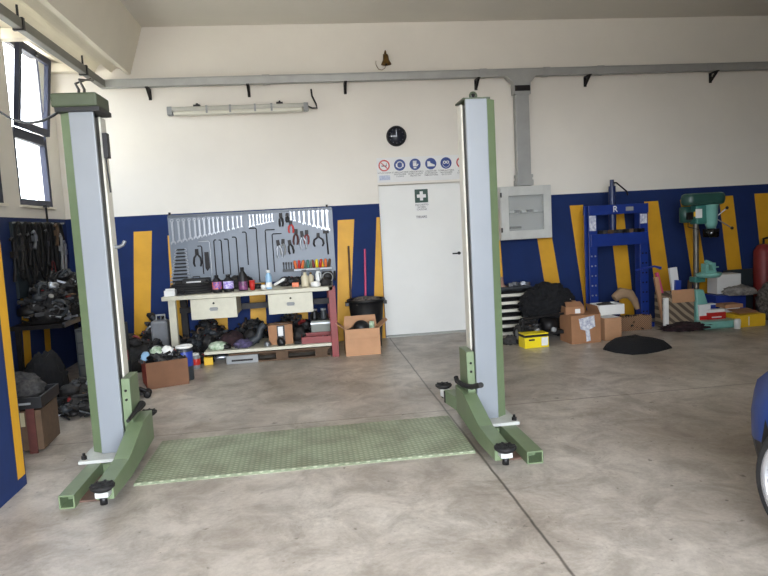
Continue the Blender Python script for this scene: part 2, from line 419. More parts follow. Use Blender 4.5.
# windows: fixed lower light, upper sash tilted into the room
for i, (a, b) in enumerate(WINS):
    m_ = MB(); x0, x1 = XL-.07, XL-.005; zm = 2.66; t = .06
    m_.box(x0, x1, a, a+t, WZ0, zm); m_.box(x0, x1, b-t, b, WZ0, zm); m_.box(x1-.02, x1, a, a+.015, zm, WZ1); m_.box(x1-.02, x1, b-.015, b, zm, WZ1); m_.box(x0, x1, a+t, b-t, WZ0, WZ0+.07); m_.box(x0, x1, a+t, b-t, WZ1-.04, WZ1)
    m_.box(x0, x1, a+t, b-t, zm-.06, zm+.05)
    win = st(m_.obj('window_%d' % (i+1), 'navy', bevel=.004))
    MB().box(XL-.045, XL-.039, a+t, b-t, WZ0+.07, zm-.06).obj('pane', 'glass', win)
    h = WZ1-zm-.09; sw = b-a-.05
    sm = MB(); k = .075
    sm.box(0, .05, 0, k, 0, h); sm.box(0, .05, sw-k, sw, 0, h); sm.box(0, .05, k, sw-k, 0, k); sm.box(0, .05, k, sw-k, h-k, h)
    tilt = 6.5 if i < 2 else 0
    sash = sm.obj('sash', 'navy', win, loc=(XL-.0, a+.025, zm+.05), rot=(0, R_(tilt), 0), bevel=.004)
    g = MB().box(.02, .026, k, sw-k, k, h-k).obj('pane', 'glass', sash)
    MB().box(.05, .075, sw/2-.04, sw/2+.04, h-.06, h-.02).obj('latch', 'black', sash, bevel=.004)
    MB().box(XL-.12, XL+.03, a-.02, b+.02, WZ0-.025, WZ0-.001).obj('sill', 'soffit', win)

# door in its recess with the notice panel over it
dr = st(MB().box(DX0, DX1, WB+.12, WB+.17, .01, DH).obj('door_1', 'doorw'))
MB().box(DX0-.0, DX1, WB+.17, WB+.29, 0, DH).obj('door_backing', 'doorw', dr)
hn = MB(); hn.lathe([(.022, 0), (.022, -.012), (.008, -.014), (.008, -.05)], (0, 0, 0), 12, 'y'); hn.box(-.1, .01, -.06, -.045, -.009, .009)
hp = at(459, 253, Y=WB+.12); hn.obj('handle', 'black', dr, loc=(hp.x, WB+.12, hp.z))
st(MB().box(DX0-.0, DX0+.03, WB+.1, WB+.121, 0, DH).obj('trim_5', 'doorw'))
# low grey threshold
st(MB().box(DX0, DX1, WB-.01, WB+.3, 0, .012).obj('trim_6', 'zinc'))

# ------------------------------------------------------------ electrical trunking
def bracket(mb, x, z, y1=WB, y0=8.28):
    mb.prism([(y1, z), (y0, z), (y0, z-.02), (y1-.03, z-.1), (y1, z-.1)], x-.02, x+.02, 'x')
t = T('cable_trunking', 'long grey metal cable trunking running across the back wall above the lamp', 'cable trunking', (0, WB, 3.29))
z0 = 3.29
MB().box(-2.305, XR, -.17, -.08, 0, .085).obj('duct', 'zinc', t, bevel=.004)
MB().box(-2.305, XR, -.175, -.075, .085, .095).obj('duct_lid', 'zinc', t)
for px in (147, 248, 346, 479, 590, 717):
    c = at(px, 90, Y=8.3)
    b = MB(); b.box(c.x-.018, c.x+.018, -.18, 0, -.014, -.001); b.box(c.x-.018, c.x+.018, -.012, 0, -.13, -.014); b.prism([(-.16, -.014), (-.13, -.014), (-.012, -.10), (-.012, -.12)], c.x-.015, c.x+.015, 'x'); b.obj('wall_bracket', 'dark', t)
for x in (-.35, 2.38, 3.22, 3.95):
    MB().box(x-.045, x+.045, -.182, -.07, -.004, .1).obj('coupling', 'zinc', t)
t = T('cable_drop', 'vertical grey metal duct dropping from the trunking to the glass fronted cabinet', 'cable duct', (2.885, WB, 1.9))
m_ = MB(); m_.box(-.09, .09, -.16, -.06, .14, 1.2); m_.obj('duct', 'zinc', t, bevel=.004)
m_ = MB(); m_.prism([(-.32, 1.39), (.3, 1.39), (.3, 1.47), (-.32, 1.47)], -.182, -.171, 'y'); m_.prism([(-.2, 1.39), (-.11, 1.30), (-.11, 1.16), (.11, 1.16), (.11, 1.30), (.19, 1.39)], -.182, -.055, 'y'); m_.obj('tee_joint', 'zinc', t)
MB().box(-.1, .1, -.19, -.05, 1.2, 1.27).obj('dark_collar', 'dark', t)
m_ = MB().box(-.11, .11, -.18, -.04, .0, .07); m_.box(-.11, .11, -.17, -.05, .1, .14); m_.box(-.1, .1, -.17, -.05, .07, .1); m_.obj('flange', 'zinc', t)
t = T('cable_trunking', 'dark grey trunking running along the left wall above the windows', 'cable trunking', (-2.27, YP, 3.29))
MB().box(-.035, .035, .01, WB-YP-.18, 0, .085).obj('duct', mat('trunk_side', (120,120,116), .5, .5), t, bevel=.004)
for y in (5.98, 7.6):
    m_ = MB(); m_.box(-.045, .045, y-YP-.02, y-YP+.02, -.01, .095); m_.tube([(0, y-YP, .09), (0, y-YP, .2)], .01); m_.obj('clamp', 'black', t)

# lamp
t = T('fluorescent_lamp', 'long dusty fluorescent batten lamp hanging below the trunking on the back wall', 'lamp', (at(239, 112, Y=8.32).x, 8.32, 2.985))
L2 = .82
MB().box(-L2, L2, -.045, .045, .0, .055).obj('housing', mat('lamp_housing', (176,174,164), .5), t, bevel=.012)
MB().box(-L2+.04, L2-.04, -.05, .05, -.045, .005).obj('diffuser', mat('lamp_diffuser', (206,204,190), .35, var=.05), t, bevel=.02)
for s in (-1, 1):
    MB().box(s*L2-.03, s*L2+.03, -.05, .05, -.04, .06).obj('end_cap', 'grey', t, bevel=.008)
for x in (-.5, .5):
    m_ = MB(); m_.tube([(x, 0, .05), (x, .0, .09), (x, .1, .1), (x, .13, .1)], .012); m_.box(x-.04, x+.04, -.02, .03, .055, .08); m_.obj('hanger', 'dark', t)
for x in (-.38, -.1, .2, .4):
    MB().box(x-.012, x+.012, -.055, .055, -.03, .06).obj('clip', 'grey', t)
m_ = MB(); p = [at(311, 89, Y=8.36), at(312, 96, Y=8.36), at(316, 104, Y=8.34), at(317, 108, Y=8.34), at(312, 108, Y=8.33), at(305, 105, Y=8.32)]
m_.tube([q - Vector(t.location) for q in p], .011); m_.obj('cable', 'black', t)

# clock
c = at(396.5, 136, Y=8.42)
t = T('wall_clock', 'round black wall clock with pale hands above the row of safety signs', 'clock', (c.x, WB, c.z))
m_ = MB(); m_.lathe([(.0001, -.03), (.105, -.03), (.112, -.045), (.128, -.045), (.13, -.02), (.13, 0)], (0, 0, 0), 32, 'y'); m_.obj('case', 'black', t)
MB().lathe([(.0001, -.0305), (.104, -.0305), (.104, -.0295)], (0, 0, 0), 32, 'y').obj('dial', mat('clock_face', (34,36,46), .4), t)
m_ = MB(); m_.cbox((0, -.034, .035), (.008, .002, .085)); m_.obj('hand', 'steel', t)
m_ = MB(); m_.cbox((-.035, -.036, .0), (.08, .002, .008)); m_.obj('hand', 'steel', t)
m_ = MB()
for k in range(12):
    a = k*PI/6; m_.cbox((.09*math.sin(a), -.032, .09*math.cos(a)), (.005, .002, .014), ry=a)
m_.obj('hour_marks', 'grey', t)

# bell
c = at(386, 60, Y=8.33)
t = T('wall_bell', 'small tarnished brass bell hanging from a bracket high on the back wall', 'bell', (c.x, 8.33, c.z))
MB().lathe([(.001, .07), (.022, .07), (.032, .05), (.038, .0), (.06, -.04), (.066, -.055), (.06, -.055), (.03, -.0), (.001, .03)], (0, 0, 0), 20).obj('bell_cup', 'brass', t)
m_ = MB(); m_.tube([(0, .12, .05), (0, .1, .1), (0, .03, .12), (0, 0, .1), (0, 0, .07)], .009); m_.box(-.02, .02, .105, .12, .0, .1); m_.obj('bracket', 'brass', t)
m_ = MB(); m_.tube([(0, 0, .02), (0, 0, -.05)], .004); m_.sphere((0, 0, -.055), .014); m_.obj('clapper', 'dark', t)
m_ = MB(); m_.tube([(0, 0, -.06), (-.02, 0, -.1), (-.06, 0, -.12), (-.1, 0, -.11), (-.125, .03, -.05), (-.12, .08, .0), (-.11, .12, .02)], .004, 6); m_.obj('cord', 'brass', t)

# glazed cabinet
t = T('wall_cabinet', 'pale grey metal wall cabinet with a small glass window below the vertical duct', 'cabinet', (2.86, WB, 1.205))
gm = mat('cabinet_grey', (196,197,192), .45)
m_ = MB(); m_.box(-.34, .34, -.23, -.22+.2, 0, .02); m_.box(-.34, .34, -.23, -.02, .665, .685); m_.box(-.34, -.32, -.23, -.02, .02, .665); m_.box(.32, .34, -.23, -.02, .02, .665); m_.box(-.34, .34, -.02, -.001, 0, .685); m_.obj('cabinet_body', gm, t)
m_ = MB(); a, b_, z1, z2 = -.235, .235, .115, .565
m_.box(-.335, a, -.26, -.232, .005, .68); m_.box(b_, .335, -.26, -.232, .005, .68); m_.box(a, b_, -.26, -.232, .005, z1); m_.box(a, b_, -.26, -.232, z2, .68)
dd = m_.obj('door', gm, t, bevel=.003)
MB().box(a, b_, -.247, -.243, z1, z2).obj('pane', 'cabglass', dd)
m_ = MB(); m_.box(-.3, .3, -.2, -.02, .33, .345); m_.obj('shelf', 'grey', t)
for i in range(5):
    MB().box(-.2+i*.08, -.14+i*.08, -.19, -.12, .346, .37+.01*(i % 2)).obj('breaker', 'black' if i % 2 else 'white', t)
MB().box(-.22, -.05, -.19, -.16, .14, .17).obj('terminal_block', 'dark', t)
for z in (.1, .55): MB().box(-.345, -.325, -.27, -.255, z, z+.06).obj('hinge', 'black', t)

# ------------------------------------------------------------ safety signs
zt, zb = 2.345, 2.03
sx0, sx1 = .975, 2.2
st_ = tag(MB().box(0, sx1-sx0, -.012, -.001, 0, zt-zb).obj('sign_panel', 'paper', loc=(sx0, WB, zb)), 'long white panel carrying the row of safety signs above the door', 'sign panel')
pitch = .1995*1.0
def ring(mb, c, r0, r1, y0, y1, seg=28):
    mb.lathe([(r0, y0), (r1, y0), (r1, y1), (r0, y1), (r0, y0)], c, seg, 'y', False)
rows = [('no smoking sign, red ring with a bar, leftmost on the panel above the door', 'VIETATO FUMARE', None, 'r'),
        ('blue round ear protection sign, second on the panel above the door', "È OBBLIGATORIO\nPROTEGGERE\nL'UDITO", 'ear', 'b'),
        ('blue round glove sign, third on the panel above the door', 'È OBBLIGATORIO\nUSARE I GUANTI\nPROTETTIVI', 'glove', 'b'),
        ('blue round safety boot sign, fourth on the panel above the door', 'CALZATURE\nDI SICUREZZA\nOBBLIGATORIE', 'boot', 'b'),
        ('blue round goggles sign, fifth on the panel above the door', 'È OBBLIGATORIO\nPROTEGGERE\nGLI OCCHI', 'eye', 'b'),
        ('red ringed prohibition sign, last on the panel and half hidden by the right lift post', 'VIETATO\nL\'ACCESSO', None, 'r')]
cx = [at(p, 165, Y=WB-.012).x for p in (384, 399.6, 415, 430.7, 446, 461.8)]
for i, (lab, tx, kind, colr) in enumerate(rows):
    x = cx[i]
    t = T('safety_sign', lab, 'sign', (x, WB-.013, zb), group=None)
    MB().box(-.094, .094, -.004, 0, .01, .305).obj('sign_board', 'paper', t)
    m_ = MB(); cc = (0, 0, .215); r = .074
    if colr == 'r':
        ring(m_, cc, .057, r, -.006, -.004); m_.cbox((0, -.005, .215), (.13, .0022, .012), ry=R_(45)); m_.obj('red_ring', 'sign_red', t)
        m_ = MB(); m_.cbox((0, -.0045, .21), (.07, .001, .012)); m_.cbox((.03, -.0045, .23), (.006, .001, .03)); m_.obj('pictogram', 'ink', t)
    else:
        m_.lathe([(.0001, -.006), (r, -.006), (r, -.004)], cc, 28, 'y', False); m_.obj('blue_disc', 'sign_blue', t)
        m_ = MB()
        if kind == 'ear':
            m_.torus((0, -.007, .215), .04, .006, 'y', 20, 6); m_.cbox((-.04, -.007, .21), (.02, .003, .04)); m_.cbox((.04, -.007, .21), (.02, .003, .04))
        elif kind == 'glove':
            m_.cbox((-.005, -.007, .21), (.045, .003, .04)); m_.cbox((.03, -.007, .205), (.014, .003, .035), ry=R_(40)); m_.cbox((-.003, -.007, .172), (.036, .003, .016))
            for k in range(4): m_.cbox((-.022+k*.012, -.007, .243), (.009, .003, .035))
        elif kind == 'boot':
            m_.prism([(-.045, .18), (.05, .18), (.05, .2), (.02, .212), (-.005, .225), (-.01, .245), (-.045, .245)], -.0085, -.0055, 'y')
        else:
            ring(m_, (-.021, 0, .225), .011, .02, -.009, -.0055, 16); ring(m_, (.021, 0, .225), .011, .02, -.009, -.0055, 16)
            m_.torus((0, -.007, .205), .045, .003, 'y', 20, 6, a0=-PI, a1=0)
        m_.obj('pictogram', 'paper', t)
    text(tx, .026 if i else .022, 'sign_text', 'ink', t, (0, -.005, .095 if i else .12))
    if i == 0: MB().box(-.07, .07, -.005, -.0035, .03, .09).obj('small_print', mat('sign_small_print', (150,160,190), .6, c2=(200,205,215), scale=60), t)
c = at(421.3, 196.5, Y=WB+.12)
t = T('first_aid_sign', 'green and white first aid cross sign stuck on the white door', 'sign', (c.x, WB+.118, c.z-.12))
MB().box(-.09, .09, -.004, 0, -.07, .22).obj('sign_board', 'paper', t)
MB().box(-.088, .088, -.006, -.004, .04, .215).obj('green_field', 'sign_green', t)
m_ = MB(); m_.prism([(-.021, .068), (.021, .068), (.021, .105), (.06, .105), (.06, .148), (.021, .148), (.021, .187), (-.021, .187), (-.021, .148), (-.06, .148), (-.06, .105), (-.021, .105)], -.008, -.006, 'y'); m_.obj('cross', 'paper', t)
text('PACCHETTO\nDI MEDI-\nCAZIONE', .03, 'sign_text', 'ink', t, (0, -.005, -.02))
c = at(421.5, 217, Y=WB+.12)
t = T('door_sticker', 'small grey lettered sticker below the first aid sign on the door', 'sticker', (c.x, WB+.118, c.z))
MB().box(-.07, .07, -.003, 0, -.025, .025).obj('sticker_sheet', 'paper', t); text('TIRARE', .046, 'sticker_text', 'ink', t, (0, -.004, 0))

# ------------------------------------------------------------ the two-post lift
def post(side):
    k = 1 if side == 'left' else -1                      # k: direction of the inner face along x
    x0 = -1.47 if side == 'left' else 1.325
    X = lambda v: x0 + k*v
    root = T('lift_post', 'left green and white lift post with olive cap box, near the windows' if side == 'left' else 'right green and white lift post without cap, in front of the white door', 'vehicle lift', (X(.1), 4.48, 0), 0, 'posts of the two-post lift')
    ox, oy = X(.1), 4.48
    def P(pts): return [(X(a)-ox, b-oy) for a, b in pts]
    def bx(mb, a, b, c, d, e, f): xs = sorted((X(a)-ox, X(b)-ox)); mb.box(xs[0], xs[1], c-oy, d-oy, e, f); return mb
    Y0 = 4.36; H = 2.30
    MB().prism(P([(.055, Y0), (-.012, Y0+.05), (-.012, Y0+.25), (.17, Y0+.25), (.17, Y0+.215), (.04, Y0+.215), (.04, Y0+.07), (.07, Y0+.03)]), .10, H, 'z').obj('column', 'green', root, bevel=.003)
    bx(MB(), .056, .205, Y0-.012, Y0+.02, .10, H).obj('front_cover', 'cover', root, bevel=.006)
    bx(MB(), .05, .188, Y0+.03, Y0+.21, .10, H-.02).obj('inner_shaft', 'black', root)
    bx(MB(), .189, .203, Y0+.135, Y0+.25, .3, H-.01).obj('inner_strip', 'cream', root, bevel=.003)
    m_ = bx(MB(), .03, .215, Y0+.005, Y0+.24, H, H+.012)
    if side == 'right':
        m_.torus((X(.12)-ox, Y0+.1-oy, H+.04), .022, .008, 'y', 16, 8)
        for a in (.06, .17, .1): m_.lathe([(.012, H+.012), (.012, H+.03), (.0001, H+.03)], (X(a)-ox, Y0+.12-oy, 0), 8)
        m_.obj('top_plate', 'green_d', root)
        MB().lathe([(.011, H+.03), (.013, H+.05), (.0001, H+.06)], (X(.12)-ox, Y0+.1-oy, 0), 8).obj('eye_bolt', 'dark', root)
    else:
        m_.obj('top_plate', 'green_d', root)
        bx(MB(), -.03, .245, Y0-.05, Y0+.22, H+.025, H+.11).obj('cap_box', 'green_d', root, bevel=.012)
        bx(MB(), -.015, .25, Y0-.035, Y0+.23, H-.002, H+.026).obj('cap_skirt', 'black', root)
        m_ = MB()
        for q in (0, .035): m_.tube([Vector((X(.08+q), 4.5, H+.1))-Vector((ox, oy, 0)), Vector((-1.42+q, 4.62, H+.19))-Vector((ox, oy, 0)), Vector((-1.9+q, 6.1, 2.86+q))-Vector((ox, oy, 0)), Vector((-2.26, 7.8+3*q, 3.29))-Vector((ox, oy, 0))], .009, 8)
        m_.obj('feed_hoses', 'black', root)
        m_ = bx(MB(), .215, .245, Y0+.09, Y0+.15, 2.02, 2.18); m_.tube([(X(.22)-ox, Y0+.12-oy, 2.03), (X(.23)-ox, Y0+.12-oy, 1.8)], .006, 6)
        m_.obj('limit_switch', 'black', root, bevel=.004)
        m_ = MB(); q = [at(113, 247, Y=Y0+.2), at(119, 247, Y=Y0+.2), at(123, 245, Y=Y0+.2), at(125, 241, Y=Y0+.2)]
        m_.tube([p - Vector((ox, oy, 0)) for p in q], .012, 8); m_.obj('release_lever', 'steel', root)
    # base: plate, two rails, brown floor strip
    m_ = bx(MB(), -.055, .27, Y0-.13, Y0+.4, .078, .10); m_.obj('base_plate', 'plate', root, bevel=.002)
    for a, b in ((-.03, Y0-.09), (-.03, Y0+.33), (.235, Y0+.33)): MB().lathe([(.018, .10), (.018, .122), (.009, .122), (.009, .14), (.0001, .14)], (X(a)-ox, b-oy, 0), 6, smooth=False).obj('anchor_bolt', 'dark', root)
    # hollow rail, open end towards the camera
    for a, b, yb in (((.0, .085, 3.73) if side == 'left' else (-.025, .075, 3.71)),):
        m_ = MB(); ye = Y0+.5
        bx(m_, a, b, yb, ye, .07, .078); bx(m_, a, a+.008, yb, ye, 0, .07); bx(m_, b-.008, b, yb, ye, 0, .07); bx(m_, a+.008, b-.008, yb+.12, ye, .0, .07); bx(m_, a+.008, b-.008, yb, yb+.12, 0, .008)
        m_.obj('base_rail', 'green', root)
    m_ = bx(MB(), .12, .22, Y0-.15, Y0+.5, 0, .078); bx(m_, .081, .12, Y0-.1, Y0+.45, 0, .06); m_.obj('base_rail', 'green', root)
    bx(MB(), .08, .20, 3.8, Y0-.16, .001, .012).obj('floor_strip', mat('rusty_strip', (98,74,62), .7, var=.3, scale=10), root)  # thin flat brown strip on the floor between rail and arm
    # carriage
    m_ = MB()
    m_.prism([(4.385-oy, .22), (4.375-oy, .30), (4.385-oy, .58), (4.60-oy, .58), (4.61-oy, .22)], *sorted((X(.207)-ox, X(.262)-ox)), axis='x')
    m_.obj('carriage', 'green', root, bevel=.004)
    for z in (.44, .50): MB().lathe([(.0001, -.01), (.008, -.01), (.008, 0)], (X(.235)-ox, 4.382-oy, z), 8, 'y').obj('carriage_bolt', 'dark', root)
    m_ = MB()
    hp = [(456, 377), (457, 381), (463, 385), (472, 387), (481, 385)] if side == 'right' else [(128, 421), (131, 417), (136, 411), (139, 408), (142, 404)]
    xx = X(.285)
    m_.tube([at(*p, X=xx) - Vector((ox, oy, 0)) for p in hp], .018 if side == 'right' else [.012, .013, .014, .022, .026], 10)
    m_.obj('guard_bar', 'rubber', root)
    # front arm: sloped knuckle, flat beam, pad
    aL = .24 if side == 'left' else .207
    def armbeam(name, prof, xa, xb):
        m_ = MB(); m_.prism([(a-oy, b) for a, b in prof], *sorted((X(xa)-ox, X(xb)-ox)), axis='x'); return m_.obj(name, 'green', root, bevel=.004)
    arm = armbeam('front_arm', [(4.60, .10), (4.60, .30), (4.36, .29), (3.97, .18), (3.62, .165), (3.62, .075), (4.0, .06)], aL, aL+.095)
    px, py = X(.29 if side == 'left' else .248)-ox, 3.585-oy
    def pad(px, py, z, parent):
        m_ = MB(); m_.lathe([(.0001, -.022), (.045, -.022), (.064, -.006), (.066, .006), (.055, .012), (.0001, .008)], (0, 0, 0), 24)
        for q in range(8):
            a = q*PI/4; m_.cbox((.036*math.cos(a), .036*math.sin(a), .012), (.045, .012, .008), rz=a)
        p_ = m_.obj('lifting_pad', 'rubber', parent, loc=(px, py, z)); 
        MB().lathe([(.0001, -.10), (.02, -.10), (.02, -.05), (.013, -.05), (.013, -.02)], (0, 0, 0), 14).obj('pad_screw', 'black', p_)
        return p_

    pd = pad(px, py, .165, arm)
    m_ = MB(); m_.box(px-.035, px+.035, py-.03, py+.06, .11, .14); m_.obj('pad_bracket', 'plate', arm, bevel=.003)
    # rear arm
    if side == 'right': e = Vector((1.01-ox, 4.97-oy, 0)); s_ = Vector((X(.26)-ox, 4.62-oy, 0))
    else: e = Vector((-1.24-ox, 4.90-oy, 0)); s_ = Vector((X(.25)-ox, 4.60-oy, 0))
    d = e-s_; ang = math.atan2(d.y, d.x); Ld = d.length; mid = s_+d*.32
    m_ = MB(); m_.cbox((mid.x, mid.y, .15), (Ld*.66, .085, .10), rz=ang); ra = m_.obj('rear_arm', 'green', root, bevel=.004)
    m_ = MB(); q = s_+d*.8; m_.cbox((q.x, q.y, .155), (Ld*.4, .06, .06), rz=ang); m_.obj('arm_extension', 'white', ra, bevel=.004)
    m_ = MB(); q = s_+d*.62; m_.cbox((q.x, q.y, .15), (.02, .095, .09), rz=ang); m_.obj('arm_stop', 'black', ra)
    pad(e.x, e.y, .205, ra)
    return root
post('left'); post('right')
# floor plate joining the posts
t = T('floor_plate', 'wide green tread plate lying on the floor between the two lift posts', 'floor plate', (-.03, 4.4, 0))
m_ = MB(); xa, xb = -1.13+.03, 1.0+.03
m_.prism([(-.42, .0), (-.42, .004), (-.405, .014), (.39, .014), (.41, 0)], xa, xb, 'x'); m_.obj('plate_sheet', 'tread', t)

# overhead cable to the left post
p0, p1 = at(-6, 107, X=-2.3), Vector((-1.48, 4.5, 2.36))
m_ = MB(); pts = []
for i in range(15):
    q = i/14; p = p0.lerp(p1, q); p.z -= .22*4*q*(1-q)*.5; pts.append(p-p0)
tag(m_.tube(pts, .009, 8).obj('power_cable', 'black', loc=p0), 'thin black cable sagging past the window to the left lift post', 'cable')

# ------------------------------------------------------------ workbench
BY = 7.45; BT = .82; bx0, bx1 = -1.63, .275
bench = T('workbench', 'long cream workbench with two drawers, white left leg and red right leg', 'workbench', ((bx0+bx1)/2, BY+.4, 0))
bo = Vector(bench.location)
def B(mb, name, m, par=None, **k):
    for i in range(len(mb.v)): mb.v[i] = mb.v[i]-bo
    return mb.obj(name, m, par or bench, **k)
B(MB().box(bx0, bx1, BY, 8.28, BT-.045, BT), 'worktop', 'benchw', bevel=.004)
B(MB().box(bx0+.06, bx0+.14, BY+.03, BY+.1, 0, BT-.045), 'leg', 'benchw', bevel=.004)
B(MB().box(bx0+.06, bx0+.14, 8.15, 8.22, 0, BT-.045), 'leg', 'dark', bevel=.004)  # rear leg coloured dark to stand for the shade under the bench
B(MB().box(bx1-.05, bx1+.03, BY+.0, BY+.06, 0, BT+.0), 'leg', 'redp', bevel=.004)['label'] = 'red oxide painted leg'
B(MB().box(bx1-.05, bx1+.03, 8.15, 8.22, 0, BT-.045), 'leg', 'redp', bevel=.004)['label'] = 'red oxide painted rear leg'
B(MB().box(-1.22, bx1-.05, BY+.02, 8.15, .13, .165), 'lower_shelf', 'benchw', bevel=.004)
B(MB().box(bx0+.06, bx1, 8.1, 8.14, .55, .62), 'back_rail', 'dark')  # rail coloured dark for the same under-bench shade
for pxa, pxb in ((190.5, 236.5), (268.5, 313)):
    xa, xb = at(pxa, 306, Y=BY+.02).x, at(pxb, 303, Y=BY+.02).x
    B(MB().box(xa+.01, xb-.01, BY+.05, BY+.6, BT-.27, BT-.047), 'drawer_case', 'benchw')
    d = B(MB().box(xa, xb, BY+.02, BY+.05, BT-.28, BT-.05), 'drawer', 'benchw', bevel=.004)
    xm = (xa+xb)/2
    m_ = MB().box(xm-.045, xm+.045, BY-.005, BY+.01, BT-.175, BT-.16); m_.box(xm-.045, xm-.035, BY, BY+.02, BT-.175, BT-.16); m_.box(xm+.035, xm+.045, BY, BY+.02, BT-.175, BT-.16); m_.box(xm-.04, xm+.04, BY+.01, BY+.02, BT-.19, BT-.15)
    B(m_, 'handle', 'grey', d)
    B(MB().lathe([(.0001, -.006), (.012, -.006), (.012, 0)], (xm, BY+.02, BT-.105), 12, 'y'), 'lock', 'dark', d)

# pegboard
PX0, PX1, PZ0, PZ1, PY = -1.665, .35, .84, 1.735, 8.41
peg = T('tool_board', 'wide grey metal tool board mounted on the back wall behind the workbench', 'tool board', ((PX0+PX1)/2, PY, PZ0))
po = Vector(peg.location)
def Pg(mb, name, m, **k):
    for i in range(len(mb.v)): mb.v[i] = mb.v[i]-po
    return mb.obj(name, m, peg, **k)
Pg(MB().box(PX0, PX1, PY, PY+.03, PZ0, PZ1), 'board_sheet', 'peg')
Pg(MB().box(PX0-.01, PX1+.01, PY-.012, PY+.035, PZ1-.02, PZ1+.015), 'top_rail', mat('peg_rail', (92,98,106), .45, .2))
Pg(MB().box(PX0-.015, PX0+.015, PY-.01, PY+.035, PZ0, PZ1), 'side_rail', 'peg'); Pg(MB().box(PX1-.015, PX1+.015, PY-.01, PY+.035, PZ0, PZ1), 'side_rail', 'peg')
m_ = MB()
for x in (PX0+.01, PX1-.05): m_.box(x-.012, x+.012, PY, PY+.03, PZ1+.015, PZ1+.05)
Pg(m_, 'mounting_lugs', 'dark')
sh = at(313, 268, Y=8.3)
Pg(MB().box(sh.x-.24, sh.x+.235, 8.27, PY, sh.z-.025, sh.z), 'tool_shelf', mat('tool_shelf_grey', (196,202,208), .4), bevel=.003)
HY = PY-.012
# combination wrenches: one mesh, scaled copies
def wrench_mb():
    m_ = MB(); L = 1.0
    m_.prism([(-.038, -.09), (.038, -.09), (.032, -.88), (-.032, -.88)], -.012, .012, 'y')
    m_.lathe([(.036, -.022), (.066, -.022), (.066, .022), (.036, .022), (.036, -.022)], (0, 0, -.05), 16, 'y', False)
    m_.prism([(-.035, -.86), (.035, -.86), (.085, -.92), (.09, -1.0), (.05, -1.01), (.035, -.945), (0, -.93), (-.035, -.945), (-.05, -1.01), (-.09, -1.0), (-.085, -.92)], -.02, .02, 'y')
    return m_
wr0 = wrench_mb().obj('combination_wrench', 'steel')
first = True
def wr(px, pyt, pyb, label, group, tilt=0):
    global first
    a, b = at(px, pyt, Y=HY), at(px+(pyb-pyt)*.045, pyb, Y=HY)
    o = wr0 if first else wr0.copy()
    if not first: C.objects.link(o)
    first = False
    L = a.z-b.z; o.scale = (max(L, .13)*1.2, .45, L); o.location = (a.x, HY-.006, a.z); o.rotation_euler = (0, R_(tilt), 0)
    tag(o, label, 'wrench', group)
xs = [171.7, 178, 183.4, 189, 194.4, 199, 203.7, 208.8, 213, 217.4, 222, 227.5, 232.5, 237, 241]
for i, x in enumerate(xs):
    wr(x, 219.5-(x-171)*.052, 244.5-(x-171)*.245, 'bright combination wrench, %s from the left in the long shrinking row' % ORD[i], 'long row of wrenches on the tool board')
for i, x in enumerate((249.5, 253, 256.8, 260, 263, 266, 269, 272)):
    wr(x, 214.5-i*.1, 227-i*.75, 'small combination wrench, %s from the left in the short middle row' % ORD[i], 'short row of wrenches on the tool board')
for i, x in enumerate((290.5, 294, 299, 303.5, 308.5, 313, 317.5, 322, 326.5)):
    wr(x, 212-i*.25, 220+i*1.35, 'combination wrench, %s from the left in the growing right-hand row' % ORD[i], 'right row of wrenches on the tool board')
# stacked double ring spanners, lying flat one below the other
for i in range(10):
    a = at(180.8-i*.02, 250+i*3.5, Y=HY-.01); m_ = MB(); L = .055+i*.006
    m_.tube([(-L, 0, 0), (-L*.7, -.01, .004), (L*.7, -.01, .004), (L, 0, 0)], .009, 8)
    for s in (-1, 1): m_.m = 1; m_.lathe([(.006, -.012), (.016, -.012), (.016, .012), (.006, .012), (.006, -.012)], (s*L, 0, 0), 10, 'y', False)
    tag(m_.obj('ring_spanner', ['dark', 'steel'], loc=a), 'ring spanner lying level, %s from the top of the ladder of spanners' % ORD[i], 'wrench', 'ladder of ring spanners on the tool board')
# long bent-bar tools (hex keys / T handles)
def hexkey(px, pyt, pyb, arm, k, lab, m='dark', r=.007):
    a, b = at(px, pyt, Y=HY-.01), at(px+(pyb-pyt)*.05, pyb, Y=HY-.01)
    m_ = MB(); d = b-a
    pts = [Vector((arm, 0, 0)), Vector((math.copysign(.012, arm), 0, .0)), Vector((0, 0, -.012)), Vector((0, 0, d.z))]
    m_.tube(pts, r, 6)
    tag(m_.obj('hex_key', m, loc=a), lab, 'hex key', 'long hex keys on the tool board')
keys = [(213.6, 240, 284, .03), (221, 240, 274, -.03), (228, 239, 275, -.05), (236, 237, 275, -.05), (246, 232, 265, -.05), (256, 228, 282, -.09), (265, 230, 280, .12), (272, 234, 272, .12)]
for i, (x, a, b, arm) in enumerate(keys):
    hexkey(x, a, b, arm, i, 'long dark bent hex key, %s from the left on the tool board' % ORD[i])
hexkey(209.5, 241, 283, -.14, 0, 'bright steel bent bar with a long level arm beside the spanner ladder', 'steel', .009)
hexkey(201.5, 246, 274, -.05, 0, 'short dark bent bar left of the bright bar on the tool board')
